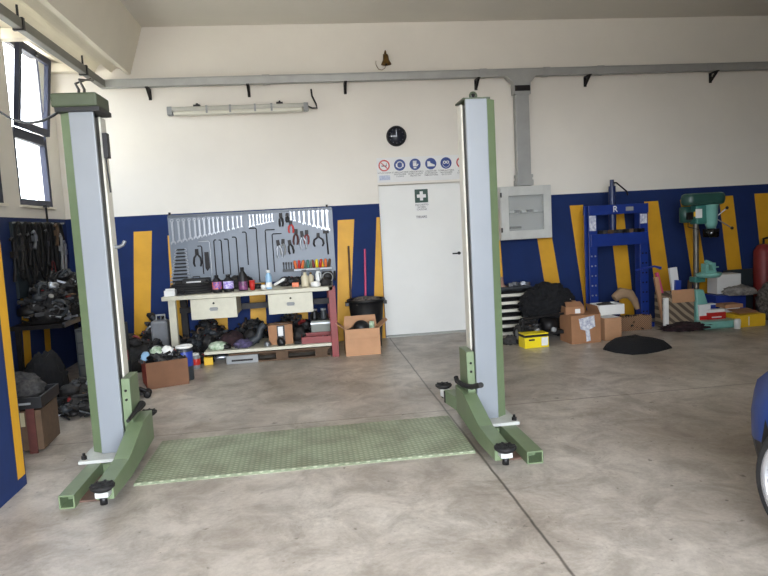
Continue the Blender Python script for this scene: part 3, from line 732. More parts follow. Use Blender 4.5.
# pliers
def pliers(px, py, h, cols, lab, rz=0, spread=.35, name='pliers', cat='pliers'):
    a = at(px, py, Y=HY-.012)
    m_ = MB(); m_.prism([(-.02, 0), (.02, 0), (.022, -.3*h), (.01, -.35*h), (-.01, -.35*h), (-.022, -.3*h)], -.008, .008, 'y')
    root = T(name, lab, cat, a, group='pliers on the tool board', rot=(0, R_(rz), 0))
    m_.obj('jaws', 'dark', root)
    for s in (-1, 1):
        m2 = MB(); m2.tube([(s*.006, -.002*s, -.3*h), (s*spread*h*.35, -.002*s, -.5*h), (s*spread*h*.42, -.002*s, -.8*h), (s*spread*h*.3, -.002*s, -h)], [.01, .013, .013, .01], 8)
        m2.obj('handle', cols, root)
ring_grp = [(280.5, 213, .17, 'dark', 'dark adjustable pliers under the top rail between the two wrench rows', 0, .3),
 (287, 213, .12, 'black', 'black pliers beside the red handled pliers on the tool board', 0, .3),
 (290.5, 221, .15, 'red', 'red handled pliers hanging highest on the tool board', 0, .5),
 (277.5, 240, .23, 'steel', 'bare steel water pump pliers, leftmost of the lower cluster', -6, .35),
 (283, 239, .20, 'grey', 'grey handled pliers in the lower cluster beside the hex keys', 4, .35),
 (289, 240, .18, 'dark', 'dark locking pliers, rightmost of the lower cluster', -8, .4),
 (296, 229, .20, 'wood_r', 'brown handled pliers, left of the middle cluster', 5, .35),
 (301.5, 231, .24, 'steel', 'long steel pincers in the centre of the middle cluster', -4, .35),
 (306.5, 230, .18, 'redp', 'dark red handled pliers, right of the middle cluster', 3, .35),
 (318, 233, .17, 'dark', 'wide open dark snips hanging alone near the right edge', 0, .9)]
for (x, y, h, c_, lab, rz, sp) in ring_grp: pliers(x, y, h, c_, lab, rz, sp)
pliers(196.5, 249, .22, 'black', 'black handled bolt cutters beside the ladder of spanners', 0, .5)
a = at(326, 231, Y=HY-.012); m_ = MB(); m_.tube([(0, 0, 0), (.012, 0, -.3)], .01, 8); m_.box(-.04, .035, -.012, .012, -.03, .01)
tag(m_.obj('hammer', 'dark', loc=a), 'thin dark hammer hanging at the right edge of the tool board', 'hammer')
a = at(206, 252, Y=HY-.012); m_ = MB(); m_.prism([(-.02, 0), (.03, 0), (.035, -.2), (.0, -.24), (-.02, -.2)], -.012, .012, 'y')
tag(m_.obj('scraper', 'dark', loc=a), 'dark scraper hanging between the bolt cutters and the bright bar', 'scraper')
# screwdrivers standing in the shelf
cols = ['orange', 'red', 'orange', 'green', 'teal', 'green', 'redp', 'yellowp', 'red', 'yellowc', 'orange', 'wood']
sdn = ['orange', 'red', 'second orange', 'pale green', 'teal', 'second pale green', 'dark red', 'bright yellow', 'second red', 'amber', 'third orange', 'brown']
for i, cc in enumerate(cols):
    c = Vector((sh.x-.21+i*.0375, 8.34+.02*(i % 2), sh.z))
    t = T('screwdriver', '%s handled screwdriver standing in the narrow shelf of the tool board' % sdn[i], 'screwdriver', c, group='screwdrivers in the tool board shelf', rot=(R_(6*(i % 3-1)), R_(10*((i*7) % 3-1)), 0))
    MB().lathe([(.012, .0), (.018, .01), (.019, .06), (.016, .1), (.0001, .11)], (0, 0, 0), 8).obj('handle', cc, t)
    MB().tube([(0, 0, 0), (0, 0, -.03)], .004, 6).obj('blade', 'steel', t)
for i in range(5):
    a = at(283.5+i*2.6, 263, Y=HY-.02); m_ = MB(); m_.tube([(0, 0, 0), (0, 0, -.1)], [.008, .006], 6); m_.box(-.01, .01, -.01, .01, -.02, .01)
    tag(m_.obj('punch', 'dark', loc=a), 'short dark punch, %s from the left in the block below the pliers' % ORD[i], 'punch', 'short punches on the tool board')
a = at(290, 271.5, Y=HY-.03); tag(MB().box(-.09, .09, -.03, .03, 0, .03).obj('socket_block', 'grey_d', loc=a), 'grey block holding the short punches on the tool board', 'tool holder')

# ------------------------------------------------------------ things on the worktop
def bottle(name, lab, px, py, h, r, body, cap, label=None, cat='bottle', Z=BT, neck=.35, base=None, lab_z=(.2, .62), caph=.14, Y=None):
    c = base or at(px, py, Z=Z)
    if Y: c = Vector((at(px, py, Y=Y).x, Y, Z))
    t = T(name, lab, cat, c)
    MB().lathe([(r*.92, 0), (r, .01), (r, h*.66), (r*neck, h*(1-caph)), (r*neck, h*(1-caph)+.004)], (0, 0, 0), 18).obj('body', body, t)
    MB().lathe([(r*neck*1.25, h*(1-caph)), (r*neck*1.2, h), (.0001, h)], (0, 0, 0), 14).obj('cap', cap, t)
    if label: MB().lathe([(r*1.01, h*lab_z[0]), (r*1.015, h*lab_z[0]+.001), (r*1.015, h*lab_z[1]), (r*1.01, h*lab_z[1]+.001)], (0, 0, 0), 18).obj('label', label, t)
    return t
bottle('oil_bottle', 'dark bottle with an orange and blue label, left of the purple one on the bench', 217.5, 291, .2, .055, 'black', 'black', 'orangelab', Y=7.62)
bottle('oil_bottle', 'dark bottle with a bright purple and white label on the bench', 229, 291, .2, .06, 'black', 'black', 'purple', Y=7.62)
bottle('oil_bottle', 'tall black bottle with a dark pink label right of the purple one', 243.5, 289.5, .27, .05, 'black', 'junk', 'pinklab', lab_z=(.05, .4), Y=7.65)
t = T('plastic_cup', 'small bright red cup standing beside the pink labelled bottle', 'cup', Vector((at(252.5, 289, Y=7.66).x, 7.66, BT)))
MB().lathe([(.028, 0), (.034, .11), (.030, .11), (.026, .006), (.0001, .006)], (0, 0, 0), 16).obj('cup_body', 'red', t)
MB().lathe([(.036, .104), (.037, .112), (.033, .112)], (0, 0, 0), 16).obj('rim', 'red', t)
tag(MB().lathe([(.028, 0), (.03, .04), (.022, .05), (.0001, .055)], (0, 0, 0), 14).obj('tin', 'white', loc=Vector((at(263.5, 288, Y=7.66).x, 7.66, BT))), 'little white tin between the red cup and the blue spray bottle', 'tin')
bottle('spray_can', 'pale blue and white spray can in the middle of the bench', 269.3, 289, .22, .036, 'sky', 'white', 'white', Y=7.66, lab_z=(.1, .35), neck=.5)
bottle('spray_bottle', 'beige hand spray bottle with a dark trigger near the red leg', 305.5, 286, .17, .045, 'beige', 'beige', None, Y=7.66)
c = Vector((at(305.5, 286, Y=7.66).x, 7.66, BT)); hb = [o for o in bpy.data.objects if o.get('label', '').startswith('beige hand')][0]
m_ = MB(); m_.box(-.035, .02, -.012, .012, .17, .2); m_.tube([(-.03, 0, .17), (-.035, 0, .13)], .006, 6); m_.tube([(0, 0, .15), (0, 0, .18)], .012, 8); m_.obj('trigger_head', 'black', hb)
bottle('glue_bottle', 'white bottle with a pale grey cap beside the bench grinder', 319, 284, .2, .036, 'white', 'grey', None, Y=7.7, neck=.55)
bottle('oil_bottle', 'small yellowish bottle standing behind the beige spray bottle', 311, 280, .15, .035, 'beige', 'brass', None, Y=7.85)
tag(MB().cbox((0, 0, .025), (.08, .06, .05)).obj('small_box', 'orange', loc=Vector((at(295.5, 285, Y=7.72).x, 7.72, BT)), bevel=.004), 'small orange box lying flat in the middle right of the bench', 'box')
tag(MB().lump(.12, .1, .07, 3, .2, 3, 2).obj('cloth', 'white', loc=Vector((at(316, 287, Y=7.55).x, 7.55, BT))), 'crumpled white cloth in front of the white bottle on the bench', 'cloth')
m_ = MB(); m_.tube([(-.06, 0, .02), (.06, .03, .08)], [.016, .018], 10); m_.tube([(.06, .03, .08), (.075, .034, .088)], .008, 8)
tag(m_.obj('glue_tube', 'white', loc=Vector((at(279, 283, Y=7.9).x, 7.9, BT))), 'white tube leaning on clutter right of the pale blue spray can', 'tube')
# grinder / clutter right end
g = T('bench_grinder', 'dark dirty bench grinder with a looped cable at the right end of the bench', 'grinder', Vector((at(328, 286, Y=7.75).x, 7.75, BT)))
MB().lathe([(.03, -.07), (.06, -.05), (.06, .05), (.03, .07)], (0, 0, .1), 16, 'x').obj('motor_housing', 'dark', g)
for s in (-1, 1): MB().lathe([(.0001, s*.075), (.055, s*.075), (.06, s*.085), (.06, s*.1), (.0001, s*.105)], (0, 0, .1), 18, 'x').obj('grinding_wheel', 'junk', g)
MB().box(-.06, .06, -.05, .05, 0, .05).obj('foot', 'black', g)
m_ = MB(); m_.torus((0, -.08, .09), .06, .007, 'y', 18, 6); m_.tube([(-.05, -.08, .12), (-.1, -.1, .15), (-.08, -.1, .02)], .006, 6); m_.obj('cable', 'grey', g)
# left end: hoses, tray, case, white box
m_ = MB()
for k in range(4): m_.torus((0, 0, .018+.027*k), .24-.012*k, .018, 'z', 30, 6, 1.15-.05*k, .55)
tag(m_.obj('hose_coil', 'rubber', loc=Vector((at(191, 291, Y=7.72).x, 7.72, BT))), 'coiled dark ribbed hose lying at the left end of the bench', 'hose')
t = T('parts_tray', 'small rusty pink tray of parts lying inside the hose coil', 'tray', Vector((at(194, 289, Y=7.72).x, 7.72, BT+.001)))
MB().box(-.085, .085, -.05, .05, 0, .09).obj('tray_body', mat('pinkish_tray', (140,96,88), .6, c2=(70,50,48), scale=26), t, bevel=.01)
MB().lump(.14, .08, .04, 4, .3, 4, 2, (0, 0, .085)).obj('parts_heap', 'junk', t)
t = T('tool_case', 'black tool case with a white label strip behind the hose coil', 'case', Vector((at(197, 285, Y=8.05).x, 8.05, BT)))
MB().box(-.16, .16, -.07, .07, 0, .15).obj('case_body', 'black', t, bevel=.012); MB().box(-.11, .06, -.073, -.07, .085, .12).obj('label', 'paper', t)
MB().tube([(-.04, 0, .15), (-.04, 0, .17), (.04, 0, .17), (.04, 0, .15)], .007, 6).obj('handle', 'black', t)
t = T('small_carton', 'small white box at the very left corner of the worktop', 'box', Vector((bx0+.08, 7.56, BT)))
MB().box(-.06, .06, -.05, .06, 0, .065).obj('carton_body', 'paper', t, bevel=.004); MB().cbox((0, 0, .075), (.1, .09, .012), rz=.2).obj('lid', 'white', t)
tag(MB().torus((0, 0, .035), .035, .008, 'y', 16, 6).cbox((0, 0, .01), (.1, .02, .02)).obj('hose_clamp', 'dark', loc=Vector((-1.43, 7.53, BT))), 'dark round clamp next to the small white box on the bench', 'clamp')
tag(pile(.18, .14, .07, 9).obj('greasy_parts', PM, loc=Vector((-.98, 7.95, BT))), 'greasy heap of parts behind the labelled bottles', 'parts')
tag(pile(.3, .14, .06, 19).obj('greasy_parts', PM, loc=Vector((-.2, 8.05, BT))), 'low grey heap of tools at the back of the bench under the pliers', 'parts')

for i, (px, y_, w2, d2, h2, m, lab) in enumerate([
    (181, 8.1, .16, .12, .13, 'junk', 'greasy black lump at the left end of the bench below the spanner ladder'),
    (208, 7.95, .14, .14, .12, 'black', 'black rounded tool between the tool case and the orange labelled bottle'),
    (236, 7.95, .16, .12, .16, 'junk', 'dark heap behind the purple labelled bottle'),
    (249, 8.0, .12, .12, .14, 'dark', 'dark metal lump behind the red cup'),
    (258, 7.8, .1, .08, .06, 'black', 'small black part between the red cup and the white tin'),
    (286, 7.9, .12, .1, .05, 'dark', 'flat dark tool left of the small orange box on the bench'),
    (299, 8.0, .14, .1, .09, 'junk', 'dark lump behind the beige spray bottle'),
    (326, 7.6, .13, .1, .09, 'junk', 'grimy black part in front of the bench grinder')]):
    tag(MB().lump(w2, d2, h2, 200+i, .45, 4, 3).obj('greasy_part', m, loc=(at(px, 288, Y=y_).x, y_, BT)), lab, 'part')

# ------------------------------------------------------------ lower shelf
for i, (px, y_, w2, d2, h2, m, lab) in enumerate([
    (209, 7.85, .14, .2, .14, 'junk', 'dark grimy heap at the far left of the lower shelf'),
    (252, 7.85, .2, .2, .17, 'junk', 'dark heap behind the bent grey duct on the shelf'),
    (300, 7.8, .16, .16, .16, 'junk', 'dark heap between the printed box and the grey green metal box'),
    (226, 7.58, .1, .08, .06, 'dark', 'small dark part right of the pale rag bundle on the shelf'),
    (267, 7.55, .08, .07, .06, 'steel', 'small bright part left of the printed cardboard box')]):
    tag(MB().lump(w2, d2, h2, 220+i, .45, 4, 3).obj('greasy_part', m, loc=(at(px, 340, Y=y_).x, y_, .165)), lab, 'part')

SZ = .165
def on_shelf(px, y=7.6): return Vector((at(px, 340, Y=y).x, y, SZ))
tag(MB().lump(.22, .2, .09, 5, .2, 3, 3).obj('rag', 'rag', loc=on_shelf(218, 7.62)), 'pale rag bundle at the left end of the lower bench shelf', 'rag')
tag(MB().lump(.3, .25, .16, 6, .35, 4, 3).obj('rag', 'plum', loc=on_shelf(232, 7.8)), 'dark purple rag heap in the middle of the lower bench shelf', 'rag')
tag(MB().lump(.2, .2, .1, 7, .4, 5, 3).obj('rag', mat('violet_rag', (92,82,120), .9, c2=(40,38,46), scale=20), loc=on_shelf(243, 7.62)), 'violet and grey rag beside the bent grey hose on the shelf', 'rag')
m_ = MB(); m_.tube([(-.12, 0, .02), (-.08, 0, .05), (0, 0, .1), (.03, 0, .2), (.08, 0, .24)], [.05, .05, .045, .04, .045], 12)
tag(m_.obj('rubber_duct', 'grey_d', loc=on_shelf(259, 7.68)), 'bent grey rubber duct leaning left of the cardboard box on the shelf', 'hose')
t = T('cardboard_box', 'light cardboard box with a printed white figure on the lower bench shelf', 'cardboard box', on_shelf(281.5, 7.72))
MB().box(-.14, .14, -.11, .11, 0, .23).obj('box_body', 'carton', t, bevel=.003)
m_ = MB(); m_.box(-.04, .05, -.113, -.11, .02, .225); m_.obj('black_print', 'black', t)
m_ = MB(); m_.box(-.028, .03, -.116, -.113, .1, .21); m_.lathe([(.0001, -.117), (.028, -.117), (.028, -.113)], (0, 0, .06), 12, 'y'); m_.obj('white_figure', 'paper', t)
MB().box(-.14, .14, -.01, .01, .2302, .2304).obj('tape', 'paper', t)
tag(MB().lump(.1, .08, .09, 8, .5, 5, 2).obj('small_part', 'black', loc=on_shelf(281, 7.53)), 'small black machine part in front of the printed cardboard box', 'part')
tag(MB().lump(.1, .08, .05, 12, .5, 5, 2).obj('small_part', 'junk', loc=on_shelf(298, 7.56)), 'small grimy part between the cardboard box and the red tray', 'part')
t = T('metal_tray', 'long red metal tray holding small parts at the right of the lower shelf', 'tray', on_shelf(318, 7.64))
m_ = MB(); m_.box(-.19, .17, -.12, .12, 0, .01); m_.box(-.19, .17, -.12, -.11, .01, .075); m_.box(-.19, .17, .11, .12, .01, .09); m_.box(-.19, -.18, -.11, .11, .01, .08); m_.box(.16, .17, -.11, .11, .01, .08); m_.obj('tray_body', 'redp', t)
for i in range(6): MB().lump(.06, .06, .05, 20+i, .4, 4, 2, (-.14+i*.05, -.05+.03*(i % 3), .01)).obj('small_part', ['junk', 'steel', 'dark'][i % 3], t)
t = T('metal_box', 'grey green metal box standing behind the red tray on the shelf', 'box', on_shelf(321, 7.9)+Vector((.02, 0, 0)))
MB().box(-.13, .1, -.09, .09, 0, .22).obj('box_body', 'grey_b', t, bevel=.004); MB().box(-.135, .105, -.095, .095, .18, .195).obj('lid_lip', 'steel', t)
c = Vector(t.location)+Vector((0, 0, .2205))
for i, (dx, cc, lab) in enumerate(((-.08, 'black', 'black jar, left of the two on the grey green metal box'), (.03, 'grey_d', 'grey jar, right of the two on the grey green metal box'))):
    j = T('jar', lab, 'jar', c+Vector((dx, 0, 0))); MB().lathe([(.035, 0), (.038, .01), (.038, .1), (.03, .115)], (0, 0, 0), 14).obj('jar_body', cc, j); MB().lathe([(.034, .112), (.034, .135), (.0001, .135)], (0, 0, 0), 14).obj('lid', 'grey', j)
for i, (x, y_, w2, d2, h2, lab) in enumerate([(-1.25, 8.2, .5, .3, .5, 'tall dark scrap against the wall under the left drawer'), (-.75, 8.28, .5, .22, .42, 'dark scrap against the wall behind the purple rag heap'),
        (-.25, 8.28, .5, .22, .5, 'dark scrap against the wall behind the printed cardboard box'), (.12, 8.28, .3, .22, .5, 'dark scrap against the wall behind the grey green metal box'), (-1.85, 8.2, .5, .4, .62, 'tall dark scrap against the wall left of the white bench leg')]):
    tag(pile(w2, d2, h2, 300+i, 90, big=1.1).obj('scrap_heap', PM, loc=(x, y_, 0)), lab, 'scrap')  # dark clutter, added to stand for the deep shade around the bench
# under the shelf
t = T('pallet', 'old grey wooden pallet lying on the floor under the bench shelf', 'pallet', (-.4, 7.75, 0))
for x in (-.45, .05, .5):
    MB().box(x-.07, x+.07, -.25, .25, .018, .098).obj('block', 'wood', t)
for y in (-.2, 0, .2): MB().box(-.55, .6, y-.06, y+.06, .098, .118).obj('board', 'wood', t)
for y in (-.2, .2): MB().box(-.55, .6, y-.06, y+.06, 0, .018).obj('board', 'wood', t)
t = T('steel_crate', 'flat grey steel crate on the floor under the left end of the shelf', 'crate', (at(246, 357, Y=7.52).x-.02, 7.6, 0))
MB().box(-.2, .16, -.12, .05, 0, .095).obj('crate_body', 'grey', t, bevel=.006); MB().box(-.14, .1, -.125, -.12, .03, .05).obj('slot', 'dark', t)
for c_, px, py in ((0, 0, 0),):
    j = T('paint_jar', 'clear jar with a red label standing left of the small yellow box', 'jar', at(196.5, 368, Z=0))
    MB().lathe([(.046, 0), (.05, .01), (.05, .13), (.038, .15)], (0, 0, 0), 16).obj('jar_body', 'grey', j); MB().lathe([(.042, .148), (.042, .17), (.0001, .17)], (0, 0, 0), 16).obj('lid', 'white', j); MB().lathe([(.0508, .04), (.0512, .041), (.0512, .11), (.0508, .111)], (0, 0, 0), 16).obj('label', 'red', j)
tag(MB().box(-.05, .05, -.04, .04, 0, .085).obj('small_box', 'yellowc', loc=at(208.5, 365, Z=0)+Vector((0, .03, 0)), rz=.15, bevel=.004), 'small mustard yellow box on the floor under the bench shelf', 'box')
t = T('spray_can', 'silver spray can lying on its side under the bench shelf', 'can', at(222, 361, Z=0)+Vector((0, .05, .036)), .1)
MB().lathe([(.03, -.1), (.034, -.095), (.034, .06), (.02, .08)], (0, 0, 0), 16, 'x').obj('can_body', 'steel', t); MB().lathe([(.02, .078), (.02, .11), (.0001, .11)], (0, 0, 0), 12, 'x').obj('cap', 'black', t)

# ------------------------------------------------------------ cartons
def carton(name, lab, loc, w, d, h, m, rz=0, flaps=(), cat='cardboard box', wall=.006, fill=True, inner='inside', bulge=0):
    """open-topped carton; flaps: (side, degrees from vertical outwards)"""
    t = T(name, lab, cat, loc, rz)
    m_ = MB(); m_.box(-w/2, w/2, -d/2, d/2, 0, .006); m_.box(-w/2, w/2, -d/2, -d/2+wall, .006, h); m_.box(-w/2, w/2, d/2-wall, d/2, .006, h)
    m_.box(-w/2, -w/2+wall, -d/2+wall, d/2-wall, .006, h); m_.box(w/2-wall, w/2, -d/2+wall, d/2-wall, .006, h); m_.obj('box_body', m, t)
    for sd, deg, ln in flaps:
        m_ = MB(); L = w if sd in 'fb' else d
        m_.prism([(-L/2+.005, 0), (L/2-.005, 0), (L/2-.02, ln), (-L/2+.02, ln)], -.003, .003, 'y')
        o = m_.obj('flap', m, t)
        a = R_(deg)
        if sd == 'f': o.location = (0, -d/2, h); o.rotation_euler = (a, 0, 0)
        if sd == 'b': o.location = (0, d/2, h); o.rotation_euler = (a, 0, PI)
        if sd == 'l': o.location = (-w/2, 0, h); o.rotation_euler = (a, 0, -PI/2)
        if sd == 'r': o.location = (w/2, 0, h); o.rotation_euler = (a, 0, PI/2)
    return t
# carton of rags near the left post
c = at(166, 387.5, Z=0)
bl = carton('cardboard_box', 'brown cardboard box heaped with rags, on the floor behind the left post', c+Vector((-.04, .2, 0)), .40, .38, .265, 'carton_d', R_(20))
MB().box(-.2025, -.2005, -.19, .19, .02, .25).obj('red_side', mat('faded_red_print', (160,64,46), .7, var=.25, scale=12), bl)
tag(pile(.34, .3, .16, 31).obj('scrap_heap', PM, loc=bl.location+Vector((0, 0, .2))), 'dark scrap heap filling the rag carton behind the left post', 'scrap')
tag(MB().lump(.13, .12, .09, 32, .3, 3, 3).obj('rag', 'rag', loc=bl.location+Vector((-.06, -.02, .3))), 'pale green crumpled rag on top of the brown carton', 'rag')
tag(MB().lump(.12, .1, .09, 33, .3, 3, 3).obj('rag', 'white', loc=bl.location+Vector((.05, -.03, .3))), 'white crumpled rag on top of the brown carton', 'rag')
tag(MB().lump(.1, .12, .1, 34, .3, 3, 3).obj('rag', 'sky', loc=bl.location+Vector((-.17, -.02, .24))), 'blue crumpled rag at the left edge of the brown carton', 'rag')
t = T('plastic_drum', 'narrow blue and grey drum with a white rim beside the brown carton', 'drum', at(184, 382, Z=0)+Vector((.01, .1, 0)))
MB().lathe([(.075, 0), (.08, .01), (.08, .33), (.075, .34)], (0, 0, 0), 20).obj('drum_body', 'grey_d', t)
MB().torus((0, 0, .35), .075, .014, 'z', 24, 8).obj('rim', 'white', t); MB().lathe([(.081, .15), (.0815, .151), (.0815, .3), (.081, .301)], (0, 0, 0), 20).obj('label', 'blue_p', t)
t = T('trolley_jack', 'low dark trolley jack with small wheels lying beside the brown carton', 'jack', at(143, 398, Z=0)+Vector((-.02, .02, 0)), .15)
m_ = MB(); m_.box(-.2, .02, -.05, .05, .03, .06); m_.tube([(-.2, 0, .05), (0, 0, .09), (.06, 0, .05)], .018, 8); m_.obj('frame', 'dark', t)
for x, y in ((.06, -.05), (.06, .05), (-.16, -.06), (-.16, .06)): MB().lathe([(.008, -.012), (.034, -.012), (.036, 0), (.034, .012), (.008, .012)], (x, y, .036), 16, 'y').obj('wheel', 'dark', t)
MB().tube([(-.05, 0, .07), (-.25, .02, .14)], .01, 8).obj('jack_handle', 'redp', t)
# dark heap behind, translucent grey can
tag(pile(.75, .6, .42, 41).obj('scrap_heap', PM, loc=(-1.95, 7.6, 0)), 'dark grimy scrap heap against the wall left of the workbench', 'scrap')
t = T('jerry_can', 'grey translucent canister standing left of the white bench leg', 'canister', (at(163, 345, Y=8.0).x, 8.0, 0))
MB().box(-.11, .09, -.08, .08, 0, .5).obj('can_body', mat('grey_canister', (126,128,132), .35, var=.2), t, bevel=.03); MB().tube([(-.05, 0, .5), (-.05, 0, .56), (.05, 0, .56), (.05, 0, .5)], .012, 8).obj('handle', 'grey', t)
tag(pile(.3, .3, .3, 43).obj('scrap_heap', PM, loc=(-1.5, 8.0, 0)), 'grey cloth covered scrap on the floor behind the white bench leg', 'scrap')
tag(pile(.5, .3, .09, 44).obj('scrap_heap', PM, loc=(-1.36, 7.75, 0)), 'low dark scrap under the left end of the workbench', 'scrap')

# ------------------------------------------------------------ bin, brooms and the open carton right of the bench
bc = Vector(((.47+.92)/2+.0, 7.98, 0))
t = T('trash_bin', 'black round plastic bin standing behind the open cardboard box', 'bin', bc)
m_ = MB(); m_.lathe([(.17, 0), (.215, .57), (.205, .57), (.162, .02), (.0001, .02)], (0, 0, 0), 26); m_.obj('bin_body', 'black', t)
MB().torus((0, 0, .58), .225, .016, 'z', 30, 8).obj('rim', 'black', t)
for s in (-1, 1): MB().box(s*.235-.02, s*.235+.02, -.05, .05, .52, .56).obj('handle', 'black', t)
tag(MB().lump(.37, .36, .12, 45, .4, 4, 3).obj('rubbish', 'stripe_rag', loc=bc+Vector((0, 0, .5))), 'crumpled rubbish showing above the rim of the black bin', 'rubbish')
def broom(px, py0, m, lab, x2, y2):
    a = at(px, py0, Y=8.42); b = Vector((x2, y2, .1)); d = a-b
    t = T('broom', lab, 'broom', b)
    MB().tube([(0, 0, 0), d], .013, 10).obj('stick', m, t)
    MB().box(-.07, .07, -.02, .02, -.1, 0).obj('broom_head', 'junk', t)
    return t
broom(348.5, 246, 'wood', 'brown wooden stick leaning on the yellow stripe behind the black bin', .52, 8.25)
broom(364.8, 249, 'pinkst', 'pink and red stick leaning on the blue wall behind the black bin', .70, 8.27)
c = Vector((.585, 7.42+.14, 0))
ob = carton('cardboard_box', 'open light cardboard box with spread flaps in front of the black bin', c, .405, .28, .31, 'carton_l', 0, (('b', 0, .12), ('f', 165, .11), ('r', 50, .13), ('l', 50, .13)))
tag(MB().sphere((0, 0, .1), .1, 1, 1, .9, 16, 10).lump(.36, .24, .14, 47, .4, 4, 3).obj('waste', 'black', loc=c+Vector((0, 0, .2))), 'black bags and pots heaped inside the open cardboard box', 'waste')
tag(MB().lathe([(.03, 0), (.032, .1), (.024, .11), (.0001, .11)], (0, 0, 0), 14).obj('tin', 'rag', loc=c+Vector((.12, -.06, .27))), 'pale tin sticking out of the open cardboard box', 'tin')

# ------------------------------------------------------------ left corner: black tools, shelf and boxes
t = T('tool_board', 'dark tool board on the left wall below the windows', 'tool board', (XL, 7.5, .95))
MB().box(.001, .03, -.62, .75, 0, .77).obj('board_sheet', 'stand', t)
m_ = MB().tube([(.04, -.62, .76), (.04, .75, .76)], .01, 6); m_.obj('hanging_rod', 'grey', t)
rnd = random.Random(11)
def beltname(i): return ['leftmost', 'second from the left', 'third from the left', 'fourth from the left', 'fifth from the left', 'sixth from the left', 'seventh from the left', 'eighth from the left', 'rightmost'][i]
for i in range(9):
    y = 6.95+i*.135; L = .24+.1*rnd.random()
    t = tag(MB().torus((0, 0, -L), L, .016, 'x', 26, 6, .28+.1*rnd.random(), 1).obj('drive_belt', 'rubber', loc=(XL+.06+.02*(i % 2), y, 1.71)), 'black drive belt hanging on the left wall board, %s' % beltname(i), 'belt', 'drive belts hanging on the left wall board')
hang = [(28, 236, .30, 'dark', 'grey steel puller hanging beside the belts'), (34, 233, .16, 'steel', 'shiny clamp hanging above the dark shelf in the left corner'),
        (56, 226, .22, 'wood', 'pale handled tool hanging at the right of the left wall board'), (46, 232, .36, 'black', 'long black strap wrench hanging in the left corner'),
        (60, 236, .4, 'grey', 'grey ribbed chain hanging nearest to the left lift post'), (12, 240, .4, 'dark', 'dark bent bar hanging near the blue pilaster'),
        (64, 243, .3, 'steel', 'thin bright rod hanging next to the left lift post'), (20, 236, .34, 'junk', 'grimy hose hanging on the left wall board')]
for i, (px, py, h, m, lab) in enumerate(hang):
    a = at(px, py, X=XL+.12); 
    if a.y > 8.35: a = at(px, py, Y=8.3)
    m_ = MB(); m_.tube([(0, -.05, 0), (0, 0, .02), (0, .03, -.02), (0, .01, -h*.6), (0, -.03, -h)], [.012, .014, .018, .014, .02], 8); m_.cbox((.0, 0, -h*.35), (.035, .07, .06))
    tag(m_.obj('hanging_tool', m, loc=a), lab, 'tool')
a = at(46, 207.5, X=XL+.05); m_ = MB(); m_.box(-.02, .02, -.03, .05, 0, .03); m_.tube([(0, 0, .0), (0, 0, -.22)], .012, 8)
tag(m_.obj('window_crank', 'dark', loc=a), 'dark crank handle hanging from the window sill in the left corner', 'crank')
a = at(64, 268, Y=8.25); tag(MB().torus((0, 0, 0), .12, .008, 'y', 22, 6, .45, 1).obj('hose_loop', mat('dull_red_hose', (90,26,26), .6), loc=at(54, 272, X=XL+.09), rz=PI/2), 'dark red hose loop hanging above the cluttered shelf', 'hose')
# bench on the left wall
t = T('wall_bench', 'narrow dark bench piled with black parts below the left wall tool board', 'bench', (XL+.3, 7.4, 0))
MB().box(-.295, .22, -.78, .95, .66, .70).obj('bench_top', 'dark', t)
MB().box(.2, .225, -.78, -.35, .665, .712).obj('front_edge', 'steel', t)
for x, y in ((-.25, -.7), (-.25, .9), (.18, .9), (.18, .0)): MB().box(x-.02, x+.02, y-.02, y+.02, 0, .66).obj('leg', 'dark', t)
for i, (x, y, w_, d_, h_, m, lab) in enumerate([
    (-2.6, 6.82, .4, .4, .42, 'junk', 'black greasy engine parts at the near end of the left wall bench'),
    (-2.58, 7.2, .44, .46, .55, 'junk', 'largest black heap of parts on the left wall bench'),
    (-2.58, 7.62, .44, .44, .5, 'dark', 'dark metal heap in the middle of the left wall bench'),
    (-2.55, 8.02, .44, .42, .42, 'grey_cloth', 'greyish heap of parts at the far end of the left wall bench')]):
    tag(pile(w_, d_, h_, 50+i, 110, big=1.2).obj('parts_heap', PM, loc=(x, y, .70)), lab, 'parts')
m_ = MB(); m_.tube([(-.1, 0, 0), (.1, .0, .02)], .012, 8); m_.box(-.03, .03, -.02, .02, -.012, .05)
tag(m_.obj('small_vice', 'steel', loc=(XL+.47, 6.86, .725)), 'small bright vice at the front edge of the left wall bench', 'vice')
tag(MB().lump(.18, .14, .1, 57, .3, 4, 3).obj('rag', 'rag' if 0 else mat('dull_yellow_rag', (140,128,84), .9, c2=(70,64,50), scale=18), loc=(-2.22, 7.35, .98)), 'dull yellow rag caught on the heap in the left corner', 'rag')
# boxes stacked by the corner
def pbox(name, lab, px0, px1, pyb, Z, Y, h, d, m, cat='box', lid=None, rz=0):
    a, b = at(px0, pyb, Y=Y), at(px1, pyb, Y=Y); w_ = b.x-a.x
    t = T(name, lab, cat, ((a.x+b.x)/2, Y+d/2, Z), rz)
    MB().box(-w_/2, w_/2, -d/2, d/2, 0, h).obj('box_body', m, t, bevel=.004)
    if lid: MB().box(-w_/2-.004, w_/2+.004, -d/2-.004, d/2+.004, h*.8, h+.003).obj('lid', lid, t)
    return t
t = T('drawer_cabinet', 'dull grey small-parts cabinet under the left corner bench', 'cabinet', (-2.12, 6.75, 0))
MB().box(-.22, .2, -.0, .35, 0, .62).obj('cabinet_body', 'grey_d', t, bevel=.005)
for i in range(5):
    d = MB().box(-.2, .18, -.012, -.001, .03+i*.115, .13+i*.115).obj('drawer', mat('drawer_grey', (74,76,74), .5), t, bevel=.003)
    MB().box(-.14, -.08, -.024, -.012, .07+i*.115, .085+i*.115).obj('knob', 'grey', d); MB().box(.04, .10, -.024, -.012, .07+i*.115, .085+i*.115).obj('knob', 'grey', d)
